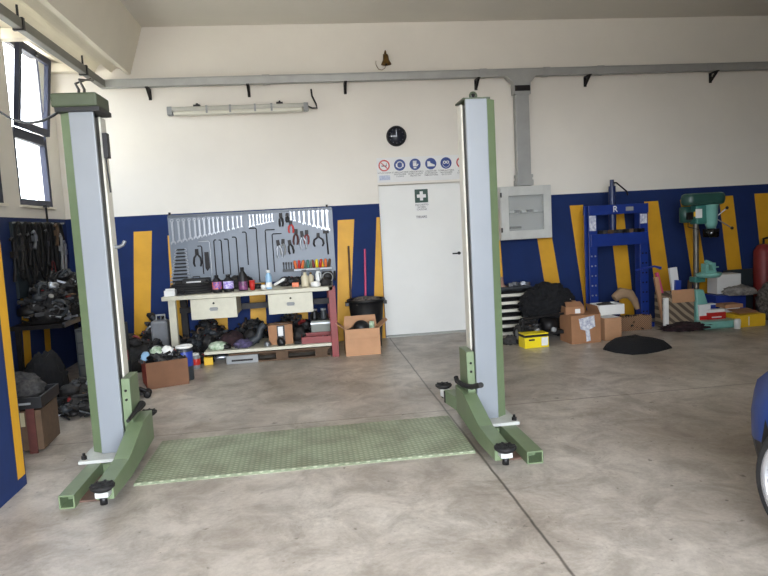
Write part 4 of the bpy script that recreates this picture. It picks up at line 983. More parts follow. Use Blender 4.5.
t = T('carton_of_parts', 'torn grey and white printed carton on top of the small-parts cabinet', 'box', (-2.03, 6.78, .62))
MB().box(-.13, .1, -.0, .25, 0, .17).obj('box_body', 'grey_d', t); MB().box(-.05, .1, -.004, 0, .02, .16).obj('label', mat('speckled_print', (190,184,172), .7, c2=(90,84,80), scale=30), t)
for i in range(4):
    zz = .0 + .105*i
    pb = T('parts_bin', 'red plastic parts bin, %s in the leaning stack behind the left post' % ['lowest', 'second lowest', 'second highest', 'topmost'][i], 'parts bin', (-1.93+.02*i, 6.42, zz), 0, 'red parts bins behind the left post')
    m_ = MB(); m_.prism([(-.1, 0), (.1, 0), (.1, .1), (-.04, .1), (-.1, .05)], -.09, .09, 'x'); m_.obj('bin_body', 'redp', pb, bevel=.003); MB().box(-.03, .03, -.104, -.1, .01, .035).obj('label_holder', 'red', pb)
tag(pile(.45, .7, .3, 61).obj('scrap_heap', PM, loc=(-2.05, 5.95, 0)), 'dark scrap heap on the floor beside the left lift post', 'scrap')
# stool-like open carton with tray and rags in the near left corner
c = Vector((-2.17, 5.0, 0))
t = T('wooden_crate', 'old wooden crate with red side boards, just beyond the blue pilaster', 'crate', c, R_(4))
m_ = MB(); m_.box(-.19, .2, -.19, .19, .02, .31); m_.obj('crate_body', 'wood', t)
m_ = MB(); m_.box(-.16, .09, -.196, -.19, .2, .3); m_.obj('pale_panel', mat('pale_panel', (170,160,128), .7), t)
for x in (-.175, .13): MB().box(x-.025, x+.03, -.205, -.191, 0, .33).obj('side_board', 'wood_r', t)
t = T('oil_tray', 'black plastic tray resting on the old wooden crate', 'tray', c+Vector((0, 0, .331)), R_(4))
m_ = MB(); m_.box(-.21, .22, -.22, .2, 0, .015); m_.box(-.21, .22, -.22, -.205, .015, .08); m_.box(-.21, .22, .185, .2, .015, .08); m_.box(-.21, -.195, -.205, .185, .015, .08); m_.box(.205, .22, -.205, .185, .015, .08); m_.obj('tray_body', 'black', t)
MB().box(.05, .15, -.222, -.2205, .03, .045).obj('label', 'grey', t)
tag(MB().lump(.34, .32, .2, 63, .35, 3, 4, ridge=True).obj('rag', 'grey_cloth', loc=c+Vector((0, 0, .348))), 'grey crumpled rag lying in the black tray on the crate', 'rag')
tag(pile(.3, .4, .35, 64).obj('scrap_heap', PM, loc=(-2.5, 5.5, 0)), 'dark scrap between the crate and the left wall', 'scrap')
tag(MB().lump(.35, .35, .5, 65, .35, 3, 4, ridge=True).obj('rag', 'cloth', loc=(-2.4, 6.1, 0)), 'tall pile of dark sacks beneath the left wall stripes', 'sacks')

# ------------------------------------------------------------ right side: rack, jacket, battery, boxes
t = T('parts_rack', 'grey parts rack with five pale drawer fronts, right of the white lift post', 'rack', (2.57, 8.05, 0))
m_ = MB(); m_.box(-.22, -.2, -.15, .15, 0, .6); m_.box(.2, .22, -.15, .15, 0, .6); m_.box(-.22, .22, -.15, .15, .6, .625); m_.box(-.2, .2, .13, .15, 0, .6); m_.obj('rack_frame', 'grey_d', t)
for i in range(6):
    d = MB().box(-.2, .2, -.13, .12, .02+i*.097, .03+i*.097).box(-.2, .2, -.165, -.13, .02+i*.097, .055+i*.097).obj('drawer', 'cream', t, bevel=.002)
    MB().lump(.3, .18, .05, 70+i, .4, 5, 2, (0, 0, .03+i*.097)).obj('drawer_contents', 'junk', t)
tag(MB().lathe([(.06, 0), (.03, .03), (.015, .12), (.0001, .13)], (0, 0, 0), 14).obj('funnel', mat('dusty_brown_funnel', (150,116,98), .6), loc=(2.44, 8.0, .625)), 'small brownish funnel upside down on the parts rack', 'funnel')
m_ = MB()
for k in range(5): m_.cbox((k*.055, 0, .02+.01*(k % 2)), (.05, .06, .04), rz=k)
tag(m_.obj('metal_fittings', 'steel', loc=(2.55, 8.0, .625)), 'row of bright metal fittings on top of the parts rack', 'fittings')
# machine with a jacket thrown on it
t = T('generator', 'dirty small engine unit on wheels under the black jacket', 'engine', (2.72, 7.45, 0))
m_ = MB(); m_.box(-.26, .24, -.14, .14, .1, .14); m_.tube([(-.26, -.15, .3), (.26, -.15, .34)], .014, 8); m_.tube([(-.26, -.15, .1), (-.26, -.15, .3)], .014, 8); m_.tube([(.26, -.15, .12), (.26, -.15, .34)], .014, 8); m_.obj('frame', 'dark', t)
pile(.3, .26, .34, 81, 60, (-.14, -.02, .03)).obj('engine_block', PM, t)
MB().lathe([(.03, -.08), (.09, -.08), (.09, .08), (.03, .08)], (.08, -.08, .2), 18, 'x').obj('motor', 'dark', t)
for k, x in enumerate((-.2, -.1, .0, .1)): MB().lathe([(.0001, -.03), (.03, -.03), (.03, .03), (.0001, .03)], (x, -.17, .1+.06*(k % 2)), 10, 'y').obj('fitting', 'grey' if k % 2 else 'dark', t)
for x, y in ((.3, -.1), (-.3, -.1)):
    wh = MB().torus((x, y, .12), .09, .03, 'x', 24, 10).obj('wheel', 'tyre', t); MB().lathe([(.0001, -.02), (.06, -.02), (.06, .02), (.0001, .02)], (x, y, .12), 14, 'x').obj('hub', 'grey', wh)
tag(MB().lump(.6, .44, .38, 83, .42, 2.8, 5, ridge=True).obj('jacket', 'cloth', loc=(2.88, 7.62, .27)), 'black jacket heaped over the small engine unit beside the rack', 'jacket')
tag(MB().lump(.2, .34, .5, 84, .3, 2.4, 4, ridge=True).obj('sack', 'cloth', loc=(3.1, 7.78, 0)), 'black sack hanging down beside the large labelled cardboard box', 'sack')
tag(MB().lump(.16, .12, .1, 85, .5, 5, 3).obj('rag', 'grey_cloth', loc=(2.33, 7.4, 0)), 'small grey rag on the floor below the parts rack', 'rag')
a, b = at(524.5, 349, Z=0), at(548, 346.5, Z=0)
t = T('battery_box', 'bright yellow box with a black lid edge on the floor before the engine', 'box', ((a.x+b.x)/2, a.y+.1, 0), R_(4))
w_ = b.x-a.x
MB().box(-w_/2, w_/2, -.09, .09, 0, .125).obj('box_body', 'yellowp', t, bevel=.004); MB().box(-w_/2-.003, w_/2+.003, -.093, .093, .126, .15).obj('dark_band', 'black', t)
MB().box(-w_/2, w_/2, -.09, .09, .151, .165).obj('lid', 'yellowp', t, bevel=.004); MB().box(w_/2-.09, w_/2-.01, -.0925, -.0905, .02, .115).obj('label', 'paper', t)
MB().box(-w_/2+.05, -w_/2+.12, -.0925, -.0905, .085, .105).obj('print', 'ink', t)
# large labelled carton
a, b = at(571, 344.5, Z=0), at(602, 342.5, Z=0)
bb = carton('cardboard_box', 'large cardboard box with torn white labels in front of the blue press', ((a.x+b.x)/2, (a.y+b.y)/2+.17, 0), .36, .32, .33, 'carton', R_(2), (('b', 100, .1), ('f', -88, .15), ('r', -20, .1)))
lm = mat('torn_label', (222,224,226), .7, c2=(150,154,176), scale=30)
MB().prism([(-.09, .29), (.1, .32), (.11, .19), (.04, .16), (.05, .03), (-.0, .02), (-.01, .15), (-.07, .17)], -.163, -.1605, 'y').obj('label', lm, bb)
t = carton('cardboard_box', 'small open cardboard box with a white sticker on the large labelled box', Vector(((a.x+b.x)/2-.07, a.y+.2, .333)), .22, .2, .085, 'carton', R_(-6), (('f', -60, .1), ('b', 60, .08)))
MB().box(0, .06, -.105, -.101, .01, .06).obj('sticker', 'paper', t)
tag(MB().cbox((0, 0, .015), (.2, .08, .02), rx=.2, rz=.2).obj('paper_roll', 'paper', loc=(3.02, 7.5, .47)), 'folded white paper lying across the small open box', 'paper')
# small plain carton and shallow patterned crate
a, b = at(605.5, 341.5, Z=0), at(622.5, 340, Z=0); w_ = b.x-a.x
t = T('cardboard_box', 'small plain cardboard box with a pale top edge between two larger boxes', 'cardboard box', ((a.x+b.x)/2, a.y+.15, 0), R_(3))
MB().box(-w_/2, w_/2, -.12, .12, 0, .265).obj('box_body', 'carton_l', t, bevel=.004); MB().box(-w_/2+.01, w_/2-.01, -.1, .11, .2655, .267).obj('tape', 'paper', t)
a, b = at(620, 332, Z=0), at(656, 331, Z=0)
t = T('patterned_box', 'long shallow cardboard box with fine diagonal print and ragged top', 'cardboard box', ((a.x+b.x)/2+.02, a.y+.12, 0), R_(2)); w_ = b.x-a.x
m_ = MB(); m_.box(-w_/2, w_/2, -.1, -.09, 0, .17); m_.box(-w_/2, w_/2, .09, .1, 0, .17); m_.box(-w_/2, -w_/2+.01, -.09, .09, 0, .17); m_.box(w_/2-.01, w_/2, -.09, .09, 0, .17); m_.box(-w_/2, w_/2, -.09, .09, 0, .01)
for k in range(12): m_.prism([(-w_/2+k*w_/12, .17), (-w_/2+(k+1)*w_/12, .17), (-w_/2+(k+.5)*w_/12, .195)], -.1, -.095, 'y')
m_.obj('box_body', 'diag2', t)
tag(pile(w_*.9, .15, .16, 87).obj('scrap_heap', PM, loc=Vector(t.location)+Vector((0, 0, .012))), 'dark scrap filling the long patterned box', 'scrap')
# blue press
PRY = 7.93
pr = T('shop_press', 'tall blue hydraulic shop press with perforated posts against the back wall', 'press', (at(615, 320, Y=PRY).x, PRY, 0)); q0 = Vector(pr.location)
xl, xr = 3.60-q0.x, 4.28-q0.x
for x in (xl, xr):
    m_ = MB()
    for y in (-.07, .05): m_.box(x-.055, x+.055, y, y+.02, .06, 1.58)
    m_.box(x-.055, x-.035, -.05, .05, .06, 1.58) if x > 0 else m_.box(x+.035, x+.055, -.05, .05, .06, 1.58)
    f = m_.obj('post', 'blue', pr, bevel=.003)
    m_ = MB()
    for i in range(7):
        for dx in (-.022, .025): m_.lathe([(.0001, -.002), (.012, -.002), (.012, 0)], (x+dx, -.0705, .2+i*.125), 8, 'y')
    m_.obj('pin_holes', 'steel' if x < 0 else 'dark', f)
    MB().box(x-.1, x+.1, -.12, .2, 0, .06).obj('foot', 'blue', pr, bevel=.004)
MB().box(xl-.055, xr+.055, -.09, -.07, 1.465, 1.585).obj('head_beam', 'blue', pr, bevel=.003)
MB().box(xl-.055, xr+.055, .07, .09, 1.47, 1.585).obj('head_beam', 'blue', pr, bevel=.003)
MB().box(xl-.04, xr+.04, -.105, -.07, 1.07, 1.225).obj('bed_beam', 'blue', pr, bevel=.003)
MB().box(xl-.04, xr+.04, .07, .1, 1.07, 1.2).obj('bed_beam', 'blue', pr, bevel=.003)
rx = at(612, 190, Y=PRY).x-q0.x
m_ = MB(); m_.tube([(rx, 0, 1.25), (rx, 0, 1.82)], .045, 16); m_.tube([(rx, 0, 1.82), (rx, 0, 1.9)], .026, 10); m_.obj('ram', mat('ram_dark_blue', (24,40,84), .4), pr)
MB().tube([(rx, 0, 1.86), (rx+.06, 0, 1.86), (rx+.22, .05, 1.75), (rx+.24, .06, 1.70)], .01, 8).obj('pump_lever', 'dark', pr)
rb = at(615.5, 207, Y=PRY-.1).x-q0.x
text('R', .11, 'letter', 'paper', pr, (rb, -.092, 1.525))
lab1 = MB().box(xl-.045, xl+.04, -.0745, -.0708, 1.27, 1.46).obj('label', lm, pr)
MB().box(xr-.05, xr+.04, -.0745, -.0708, 1.33, 1.45).obj('label', lm, pr)
MB().box(rb+.14, rb+.24, -.0935, -.0908, 1.50, 1.55).obj('name_plate', 'grey', pr)
MB().box(rx-.12, rx+.12, -.065, .06, 1.228, 1.26).obj('pressing_block', 'dark', pr)
for k in range(9):
    tag(MB().cbox((0, 0, .022), (.05+.01*(k % 3), .05, .045), rz=k).obj('press_part', ['black', 'junk', 'wood', 'dark'][k % 4], loc=(q0.x+xl+.09+k*.068, PRY-.085+.0, 1.226)), 'small dark press block, %s from the left on the bed of the blue press' % ORD[k], 'block', 'blocks on the bed of the blue press')
m_ = MB(); m_.box(-.045, .06, -.05, .05, 0, .09)
# white foam tray and brown paper tube on boxes
a = at(609, 316, Y=7.45)
t = T('plastic_tub', 'shallow white tub resting on boxes in front of the blue press', 'tub', (a.x, 7.5, .27))
m_ = MB(); m_.box(-.15, .15, -.12, .12, 0, .012); m_.box(-.16, .16, -.13, -.12, 0, .12); m_.box(-.16, .16, .12, .13, 0, .12); m_.box(-.16, -.15, -.12, .12, 0, .12); m_.box(.15, .16, -.12, .12, 0, .12); m_.obj('tub_body', 'white', t, bevel=.004)
MB().lump(.28, .22, .12, 88, .3, 4, 3, (0, 0, .013)).obj('tub_contents', 'grey_cloth', t)
m_ = MB(); m_.tube([(-.14, 0, .1), (-.05, 0, .16), (.06, 0, .14), (.12, 0, .06), (.16, 0, -.05)], [.05, .07, .06, .045, .03], 12)
tag(m_.obj('brown_bag', mat('brown_paper', (150,124,96), .8), loc=(a.x+.26, 7.55, .34)), 'crumpled brown paper tube curling off the white tub', 'paper bag')
# black cushion / bag on floor
cc = at(633, 347, Z=0)
m_ = MB(); n = 28; ring_ = []
prof = [(-.40, 0), (-.36, .07), (-.25, .17), (-.08, .24), (.1, .23), (.22, .16), (.3, .13), (.42, .03), (.45, -.02), (.36, -.07), (.22, -.15), (.05, -.22), (-.12, -.24), (-.3, -.14), (-.36, -.06)]
vs = []; fs = []; K = len(prof); sc_ = [(1, .0), (1.0, .012), (.93, .04), (.78, .075), (.55, .098), (.3, .108), (0.05, .11)]
for k, (s, z) in enumerate(sc_):
    for i, (x, y) in enumerate(prof):
        nn = noise.noise(Vector((x*5, y*5, k)))*.016 if k > 1 else 0
        vs.append((x*s, y*s, z+nn))
for k in range(len(sc_)-1):
    for i in range(K): fs.append((k*K+i, k*K+(i+1) % K, (k+1)*K+(i+1) % K, (k+1)*K+i))
fs.append(list(range(K))[::-1]); fs.append([(len(sc_)-1)*K+i for i in range(K)])
vs = [(x*.84, y*1.3, z*1.2) for x, y, z in vs]; m_.add(vs, fs, True); o = m_.obj('floor_cushion', 'cloth', loc=(cc.x-.03, cc.y-.1, 0), rz=-.25)
tag(o, 'flat black cushion lying on the floor in front of the boxes', 'cushion')
# patterned bin with sticks
a, b = at(659, 329, Z=0), at(691, 327, Z=0); w_ = (b.x-a.x)*.8
pc = Vector(((a.x+b.x)/2+.05, 7.72, 0))
t = T('patterned_bin', 'square cardboard bin with broad diagonal stripes left of the drill press', 'bin', pc)
h_ = .44
m_ = MB(); m_.box(-w_/2, w_/2, -.17, -.16, 0, h_); m_.box(-w_/2, w_/2, .16, .17, 0, h_); m_.box(-w_/2, -w_/2+.01, -.16, .16, 0, h_); m_.box(w_/2-.01, w_/2, -.16, .16, 0, h_); m_.box(-w_/2, w_/2, -.16, .16, 0, .01); m_.obj('bin_body', 'diag', t)
m_ = MB(); m_.cbox((.02, -.17, h_-.03), (w_*.9, .012, .16), rx=-.12); m_.obj('flap', 'carton_l', t)
tag(MB().cbox((0, 0, .2), (.06, .05, .4)).obj('white_bottle', 'white', loc=pc+Vector((-w_/2-.04, -.16, 0)), bevel=.01), 'narrow white container at the left of the striped cardboard bin', 'container')
for i, (dx, dz, ln, wd, m, tl, lab) in enumerate(((-.13, 0, .62, .05, 'carton_l', -8, 'flat pale cardboard strip standing in the striped bin'), (-.04, 0, .68, .035, 'pinkst', -12, 'pink cardboard tube standing in the striped bin'),
        (.03, 0, .56, .07, 'blue_p', 5, 'blue box standing in the striped bin'), (.1, 0, .72, .10, 'paper', -5, 'white printed carton standing highest in the striped bin'), (.17, 0, .55, .04, 'wood', 8, 'wooden offcut standing in the striped bin beside the drill press'))):
    tag(MB().box(-wd/2, wd/2, -.02, .02, 0, ln).obj('offcut', m, loc=pc+Vector((dx, .04*(i % 2), .03)), rot=(R_(-4), R_(tl), 0)), lab, 'offcut')
tag(MB().tube([(-.22, 0, 0), (.05, .03, .03), (.14, .04, .0)], [.012, .012, .02], 8).obj('air_hose_gun', 'blue_p', loc=at(652, 269, Y=7.78)), 'blue air gun lying across the blue press and the striped bin', 'air gun')
tag(MB().lump(.62, .3, .09, 90, .4, 4, 4).obj('cloth', 'plum', loc=(4.6, 7.46, 0)), 'dark plum cloth on the floor along the striped bin', 'cloth')

# ------------------------------------------------------------ drill press
DY = 7.62
dc = at(703, 322, Y=DY); dp = T('drill_press', 'teal pillar drill press with round table and vice, right of the striped bin', 'drill press', (dc.x, DY, 0)); d0 = Vector(dp.location)
def dx(px, py): v = at(px, py, Y=DY)-d0; return v.x, v.z
xc, _ = dx(697, 255)
# foot and pedestal
fx0, _ = dx(691, 327); fx1, _ = dx(734, 325)
m_ = MB(); m_.box(fx0, fx1, -.27, .3, 0, .095); m_.obj('foot', 'teal_l', dp, bevel=.02)
m_ = MB(); zz = .42
m_.add([(fx0+.02, -.1, .075), (fx0+.24, -.1, .075), (fx0+.24, .14, .075), (fx0+.02, .14, .075), (xc-.05, -.05, zz+.05), (xc+.06, -.05, zz+.05), (xc+.06, .09, zz+.05), (xc-.05, .09, zz+.05)],
       [(0, 1, 2, 3), (4, 5, 6, 7), (0, 1, 5, 4), (1, 2, 6, 5), (2, 3, 7, 6), (3, 0, 4, 7)]); m_.obj('pedestal', 'teal_l', dp, bevel=.02)
MB().tube([(xc, .02, zz), (xc, .02, 1.5)], .034, 16).obj('column', mat('drill_column', (110,106,98), .4, .6, var=.3), dp)
_, zt_ = dx(697, 275)
m_ = MB(); tx = xc+.12; m_.lathe([(.0001, zt_-.03), (.13, zt_-.03), (.15, zt_), (.15, zt_+.025), (.0001, zt_+.025)], (tx, -.05, 0), 28); tb = m_.obj('table', 'teal_l', dp)
MB().box(xc-.06, xc+.08, -.05, .08, zt_-.09, zt_-.02).obj('table_bracket', 'teal', dp, bevel=.01)
m_ = MB(); m_.box(tx-.07, tx+.07, -.11, .0, zt_+.026, zt_+.06); m_.box(tx-.07, tx-.03, -.11, 0, zt_+.06, zt_+.14); m_.box(tx+.02, tx+.06, -.11, 0, zt_+.06, zt_+.15); m_.tube([(tx+.05, -.055, zt_+.09), (tx+.13, -.055, zt_+.09)], .01, 8); m_.cbox((tx, -.06, zt_+.15), (.1, .05, .04), ry=.4)
m_.obj('vice', 'teal_l', dp, bevel=.006)
# head
hx0, hz0 = dx(682, 207); hx1, hz1 = dx(721, 192)
m_ = MB(); n_ = 20; pl = []
for i in range(n_+1): a_ = -PI/2+PI*i/n_; pl.append((hx1-.12+.13*math.cos(a_), .13*math.sin(a_)-.03))
for i in range(n_+1): a_ = PI/2+PI*i/n_; pl.append((hx0+.1+.11*math.cos(a_), .11*math.sin(a_)-.02))
m_.prism(pl, hz0+.01, hz1, 'z'); m_.obj('belt_cover', 'teal_d', dp, bevel=.045)
sx_, _ = dx(708.5, 215); _, zs = dx(708, 230)
m_ = MB(); m_.lathe([(.0001, zs+.02), (.05, zs+.02), (.072, zs+.08), (.08, hz0), (.09, hz0+.012)], (sx_, -.05, 0), 22); m_.obj('spindle_head', 'teal_l', dp)
m_ = MB(); m_.box(xc-.05, sx_+.03, -.07, .09, zs+.08, hz0+.01); m_.obj('head_casting', 'teal', dp, bevel=.02)
MB().lathe([(.0001, zs-.1), (.018, zs-.1), (.03, zs-.05), (.03, zs+.02)], (sx_, -.05, 0), 14).obj('chuck', 'dark', dp)
_, zg0 = dx(706, 237); MB().lathe([(.09, zg0), (.095, zg0+.1), (.088, zg0+.1), (.083, zg0)], (sx_-.0, -.05, 0), 22).obj('guard', glassmat('smoked_guard', (.35, .33, .33), .9), dp)
mx_, mz_ = dx(687, 214); m_ = MB(); m_.lathe([(.04, -.1), (.07, -.09), (.07, .09), (.04, .1)], (mx_, .04, mz_-.01), 18, 'z'); m_.obj('motor', 'teal_d', dp)
MB().box(mx_-.03, mx_+.03, -.08, -.03, mz_-.07, mz_+.02).obj('terminal_box', 'dark', dp)
lx, lz = dx(695.5, 214); MB().box(lx-.045, lx+.04, -.0755, -.0705, lz-.05, lz+.06).obj('warning_label', 'paper', dp); MB().box(lx-.07, lx-.046, -.076, -.0705, lz-.03, lz+.03).obj('yellow_label', 'yellowc', dp)
hx_, hz_ = dx(714, 218)
for px, py in ((723, 208), (728, 228), (712, 236)):
    ex, ez = dx(px, py); hd = MB().tube([(hx_, -.02, hz_), (ex, -.08, ez)], .007, 8).obj('feed_handle', 'steel', dp); MB().sphere((ex, -.08, ez), .02).obj('knob', 'black', hd)
m_ = MB(); m_.tube([(mx_-.0, -.02, mz_-.09), (mx_+.0, -.02, mz_-.16), (xc, -.04, mz_-.2)], .006, 6); m_.obj('power_lead', 'black', dp)
# things on and around the foot of the drill
z_ = .0955
def onfoot(px, y):
    y += .02
    return Vector((at(px, 320, Y=y).x, y, z_))
t = T('small_carton', 'white and red printed box standing on the foot of the drill press', 'box', onfoot(703, 7.55)); MB().box(-.085, .07, -.05, .05, 0, .19).obj('box_body', 'paper', t); MB().box(-.08, .06, -.053, -.0505, .0, .05).obj('red_print', 'sign_red', t)
t = T('small_carton', 'long low red and white box on the foot of the drill press', 'box', onfoot(713, 7.52)+Vector((.02, 0, 0))); MB().box(-.12, .12, -.05, .05, 0, .085).obj('box_body', 'sign_red', t); MB().box(-.11, .11, -.045, .045, .086, .12).obj('pale_top', 'paper', t); MB().box(-.07, .06, -.0525, -.0505, .02, .035).obj('white_print', 'paper', t)
t = T('small_carton', 'small blue and white tin set on the low red box by the drill press', 'box', onfoot(708, 7.66)); MB().box(-.08, .08, -.04, .04, 0, .16).obj('box_body', 'blue_p', t); MB().box(-.08, .08, -.04, .04, .161, .175).obj('lid', 'paper', t)
def simplebox(name, lab, px, y, z, w_, d_, h_, m, cat='box', rz=0):
    return tag(MB().box(-w_/2, w_/2, -d_/2, d_/2, 0, h_).obj(name, m, loc=(at(px, 310, Y=y).x, y, z), rz=rz, bevel=.005), lab, cat)
simplebox('storage_case', 'blue plastic case standing on the floor behind the drill foot', 724, 8.1, 0, .42, .3, .32, 'blue_p', 'case')
simplebox('foam_box', 'large white box standing highest behind the drill press', 724, 8.12, .33, .34, .22, .26, 'white')
tag(MB().lump(.42, .28, .12, 95, .3, 3, 4).obj('grey_sack', mat('pale_grey_sack', (150,146,140), .7, c2=(96,92,90), scale=14, bump=.2), loc=(at(735, 300, Y=7.95).x, 7.86, .33)), 'pale grey sack slumped over the blue case beside the white box', 'sack')
t = T('plastic_bucket', 'white plastic pot with a carton lid between the drill and the yellow box', 'bucket', (at(733.5, 320, Y=7.62).x+.02, 7.72, 0)); MB().lathe([(.1, 0), (.115, .2), (.0001, .2)], (0, 0, 0), 20).obj('pot_body', 'white', t); MB().box(-.13, .11, -.1, .1, .201, .245).obj('lid', 'carton_l', t)
tag(MB().lathe([(.035, 0), (.04, .1), (.03, .12), (.0001, .12)], (0, 0, 0), 14).obj('white_pot', 'white', loc=(at(734, 322, Y=7.3).x+.03, 7.28, 0)), 'small white pot on the floor just right of the drill foot', 'pot')
a, b = at(739, 328, Z=0), at(770, 327, Z=0); w_ = b.x-a.x
t = T('yellow_box', 'large yellow cardboard box with half open lid at the right edge', 'cardboard box', ((a.x+b.x)/2+.02, a.y+.17, 0), R_(2))
MB().box(-w_/2, w_/2, -.15, .15, 0, .15).obj('box_body', 'yellowc', t, bevel=.003); MB().cbox((.0, .03, .175), (w_*.8, .2, .01), rx=.12).obj('flap', 'carton', t); MB().box(-.06, -.05, -.153, -.1505, .02, .13).obj('seam', 'paper', t)
tag(MB().lump(.5, .4, .5, 97, .35, 2.6, 4, ridge=True).obj('cloth_heap', 'stripe_rag', loc=(6.05, 7.75, 0)), 'tall heap of striped grey cloth behind the large yellow box', 'cloth')
t = T('red_canister', 'dark red canister against the wall at the right edge of the picture' if 0 else 'dark red canister against the wall behind the striped cloth heap', 'canister', (6.2, 8.22, 0))
MB().lathe([(.12, 0), (.125, .02), (.125, .85), (.08, .93), (.04, .95), (.0001, .95)], (0, 0, 0), 20).obj('can_body', 'redp', t); MB().tube([(0, 0, .95), (0, 0, 1.02), (.06, 0, 1.03)], .015, 8).obj('valve', 'dark', t)
simplebox('dark_sheet', 'dark panel leaning behind the white box and the drill press', 738, 8.25, 0, .42, .03, .62, 'stand', 'panel', 0)

# ------------------------------------------------------------ the blue car at the right edge
HD = R_(13)                                            # heading, clockwise from +y
car = T('car', 'blue car parked at the right edge, only its front wheel showing', 'car', (0, 0, 0), 0)
# local frame: +x forward, +y left; length stations (x, half width, belt height, top height, roof half width, bottom)
Lc = [(-3.25, .60, .62, .80, .45), (-3.1, .78, .74, .98, .55), (-2.8, .83, .82, 1.25, .60), (-2.4, .85, .86, 1.42, .62), (-1.7, .86, .88, 1.47, .63), (-1.1, .86, .88, 1.45, .63), (-.75, .86, .88, 1.36, .60), (-.35, .86, .88, 1.08, .66), (-.1, .855, .86, .93, .68), (.2, .85, .80, .86, .66), (.45, .82, .67, .73, .60), (.62, .76, .57, .62, .52), (.74, .66, .49, .53, .44), (.80, .5, .42, .46, .34)]
def interp(x):
    for a, b in zip(Lc, Lc[1:]):
        if a[0] <= x <= b[0]:
            q = (x-a[0])/(b[0]-a[0]); return [a[k]*(1-q)+b[k]*q for k in range(5)]
st_x = sorted(set([l[0] for l in Lc] + [-.4+i*.05 for i in range(17)] + [-2.9+i*.05 for i in range(17)]))
WX = (-.05, -2.5); AR = .36
vs = []; fs = []; rings = []
for x in st_x:
    if x < -3.25 or x > .8: continue
    _, hw, zb_, zt2, rw = interp(x)
    lo = .2
    for wx in WX:
        if abs(x-wx) < AR: lo = max(lo, .30+math.sqrt(AR**2-(x-wx)**2))
    lo = min(lo, zb_-.06)
    ring_ = [(hw*.5, lo), (hw*.96, lo), (hw, lo+(zb_-lo)*.35), (hw*1.005, lo+(zb_-lo)*.7), (hw*.985, zb_-.01), (hw*.95, zb_), (rw*1.03, zt2-.04), (rw*.93, zt2), (0, zt2+.015)]
    rings.append([(x, y, z) for y, z in ring_] + [(x, -y, z) for y, z in ring_[-2::-1]])
n = len(rings[0]); m_ = MB(); vs = [p for r in rings for p in r]
for i in range(len(rings)-1):
    for k in range(n):
        m_.m = 0
        k2 = (k+1) % n
        z = (rings[i][k][2]+rings[i][k2][2])/2; xx = rings[i][k][0]
        m_.f.append([i*n+k, i*n+k2, (i+1)*n+k2, (i+1)*n+k])
        glass = (k in (5, 10) and -2.75 < xx < -.4) or (k in (6, 7, 8, 9, 5, 10) and (-.78 < xx < -.12 or xx < -2.78 and xx > -3.1))
        dark_ = k == n-1 or (k in (1, 14) and xx > .3) or (k in (0, 15, 16))
        m_.mi.append(1 if glass else (2 if dark_ else 0)); m_.sm.append(not dark_)
m_.v = [Vector(p) for p in vs]
m_.f.append(list(range(n))[::-1]); m_.mi.append(0); m_.sm.append(False); m_.f.append([(len(rings)-1)*n+k for k in range(n)]); m_.mi.append(2); m_.sm.append(False)
m_.obj('body_shell', ['car', 'carglass', 'black'], car)
for s in (-1, 1):
    for i, wx in enumerate(WX):
        steer = R_(28) if i == 0 else 0
        wh = T; m_ = MB()
        m_.lathe([(.255, -.09), (.29, -.095), (.306, -.07), (.31, 0), (.306, .07), (.292, .092), (.262, .09), (.255, .05)], (0, 0, 0), 44, 'y')
        wo = m_.obj('wheel', 'tyre', car, loc=(wx, s*.72, .31), rz=steer)
        m_ = MB(); m_.lathe([(.258, -.08), (.27, s*.08), (.264, s*.098), (.245, s*.07), (.24, -.08)], (0, 0, 0), 44, 'y')
        m_.lathe([(.0001, s*.075), (.035, s*.075), (.05, s*.05), (.05, 0), (.0001, 0)], (0, 0, 0), 20, 'y')
        for k in range(10):
            a_ = 2*PI*k/10
            for da in (-.1, .1):
                m_.tube([(.04*math.cos(a_), s*.06, .04*math.sin(a_)), (.12*math.cos(a_+da*.5), s*.07, .12*math.sin(a_+da*.5)), (.25*math.cos(a_+da), s*.065, .25*math.sin(a_+da))], [.014, .011, .014], 6)
        m_.obj('rim', 'alloy', wo)
        MB().lathe([(.0001, 0), (.14, 0), (.14, -s*.02), (.0001, -s*.02)], (0, 0, 0), 26, 'y').obj('brake_disc', 'dark', wo)
    m_ = MB(); m_.box(-.72, -.62, s*.86, s*1.0, .9, 1.0); m_.obj('door_mirror', 'car', car, bevel=.03)
    m_ = MB(); m_.lump(.12, .22, .07, 3, 0, 1, 3, (.66, s*.44, .44)); m_.obj('headlight', 'grey', car)
m_ = MB(); m_.box(.79, .81, -.3, .3, .25, .42); m_.obj('front_grille', 'black', car)
wc = at(836, 492, Z=.31)
# left front wheel of the car sits at local (0, .765)
car.rotation_euler = (0, 0, PI/2-HD)
off = Matrix.Rotation(PI/2-HD, 3, 'Z') @ Vector((-.05, .72, 0)); car.location = (wc.x-off.x, wc.y-off.y, 0)

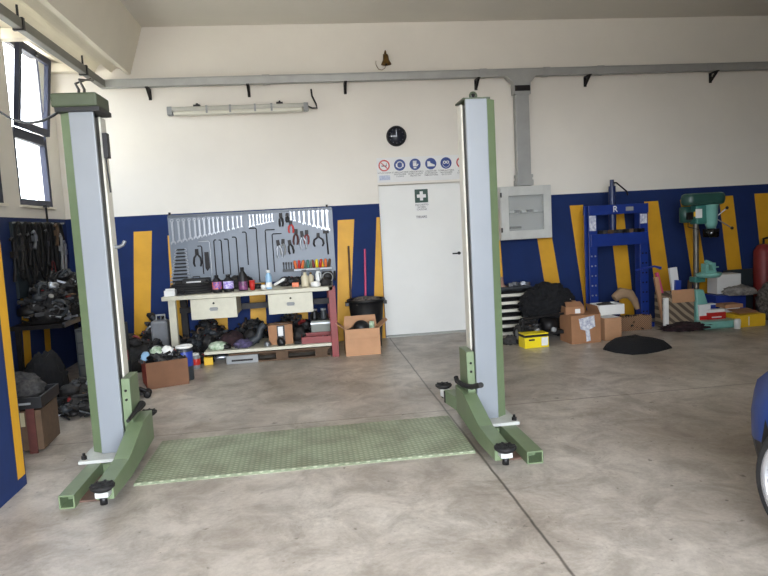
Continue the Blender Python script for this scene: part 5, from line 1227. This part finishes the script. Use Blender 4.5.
# ------------------------------------------------------------ daylight
wd = bpy.data.worlds.new('overcast_sky'); sc.world = wd; wd.use_nodes = True
bg = wd.node_tree.nodes['Background']; N = wd.node_tree.nodes; L = wd.node_tree.links
tcw = N.new('ShaderNodeTexCoord'); spw = N.new('ShaderNodeSeparateXYZ'); rpw = N.new('ShaderNodeValToRGB'); mpw = N.new('ShaderNodeMapRange')
L.new(tcw.outputs['Generated'], spw.inputs[0]); L.new(spw.outputs[2], mpw.inputs[0]); mpw.inputs[1].default_value = -1; mpw.inputs[2].default_value = 1
L.new(mpw.outputs[0], rpw.inputs[0]); 
mx2 = N.new('ShaderNodeMapRange'); mx2.inputs[1].default_value = -.75; mx2.inputs[2].default_value = -.25; mx2.inputs[3].default_value = .14; mx2.inputs[4].default_value = 1.0   # duller sky over the yard side
L.new(spw.outputs[0], mx2.inputs[0]); mm2 = N.new('ShaderNodeMixRGB'); mm2.blend_type = 'MULTIPLY'; mm2.inputs[0].default_value = 1
L.new(rpw.outputs[0], mm2.inputs[1]); L.new(mx2.outputs[0], mm2.inputs[2]); L.new(mm2.outputs[0], bg.inputs[0])
e = rpw.color_ramp.elements; e[0].position = .475; e[0].color = (.25, .24, .23, 1); e[1].position = .53; e[1].color = (.9, .96, 1.04, 1)
e3 = e.new(.66); e3.color = (.5, .54, .6, 1)
bg.inputs[1].default_value = 15.0
st(MB().box(-16, XL-.35, -8, 22, -.2, -.05).obj('ground', mat('sunlit_yard', (206,198,182), .9)))  # added unseen surface, bounces sunlight up through the windows onto the beam
sl = bpy.data.lights.new('sun', 'SUN'); sl.energy = 9; sl.angle = R_(1); sl.color = (1, .95, .86)  # added lamp, angled to light only the unseen yard outside the windows
so = bpy.data.objects.new('sun', sl); C.objects.link(so); so.rotation_euler = Vector((-.12, -.62, -.78)).to_track_quat('-Z', 'Y').to_euler()
def portal(name, loc, rot, sx, sy):
    l = bpy.data.lights.new(name, 'AREA'); l.shape = 'RECTANGLE'; l.size = sx; l.size_y = sy; l.cycles.is_portal = True
    o = bpy.data.objects.new(name, l); C.objects.link(o); o.location = loc; o.rotation_euler = rot
for i, (a, b) in enumerate(WINS):
    portal('window_portal', (XL-.12, (a+b)/2, (WZ0+WZ1)/2), (0, -PI/2, 0), WZ1-WZ0, b-a)
portal('gate_portal', ((GX0+GX1)/2, YF-.32, GZ/2), (PI/2, 0, 0), GX1-GX0, GZ)

for o in bpy.data.objects:
    if o.type == 'MESH' and o.parent is None and o.name.split('.')[0] in ('scrap_heap', 'parts_heap', 'greasy_parts'): o['kind'] = 'stuff'
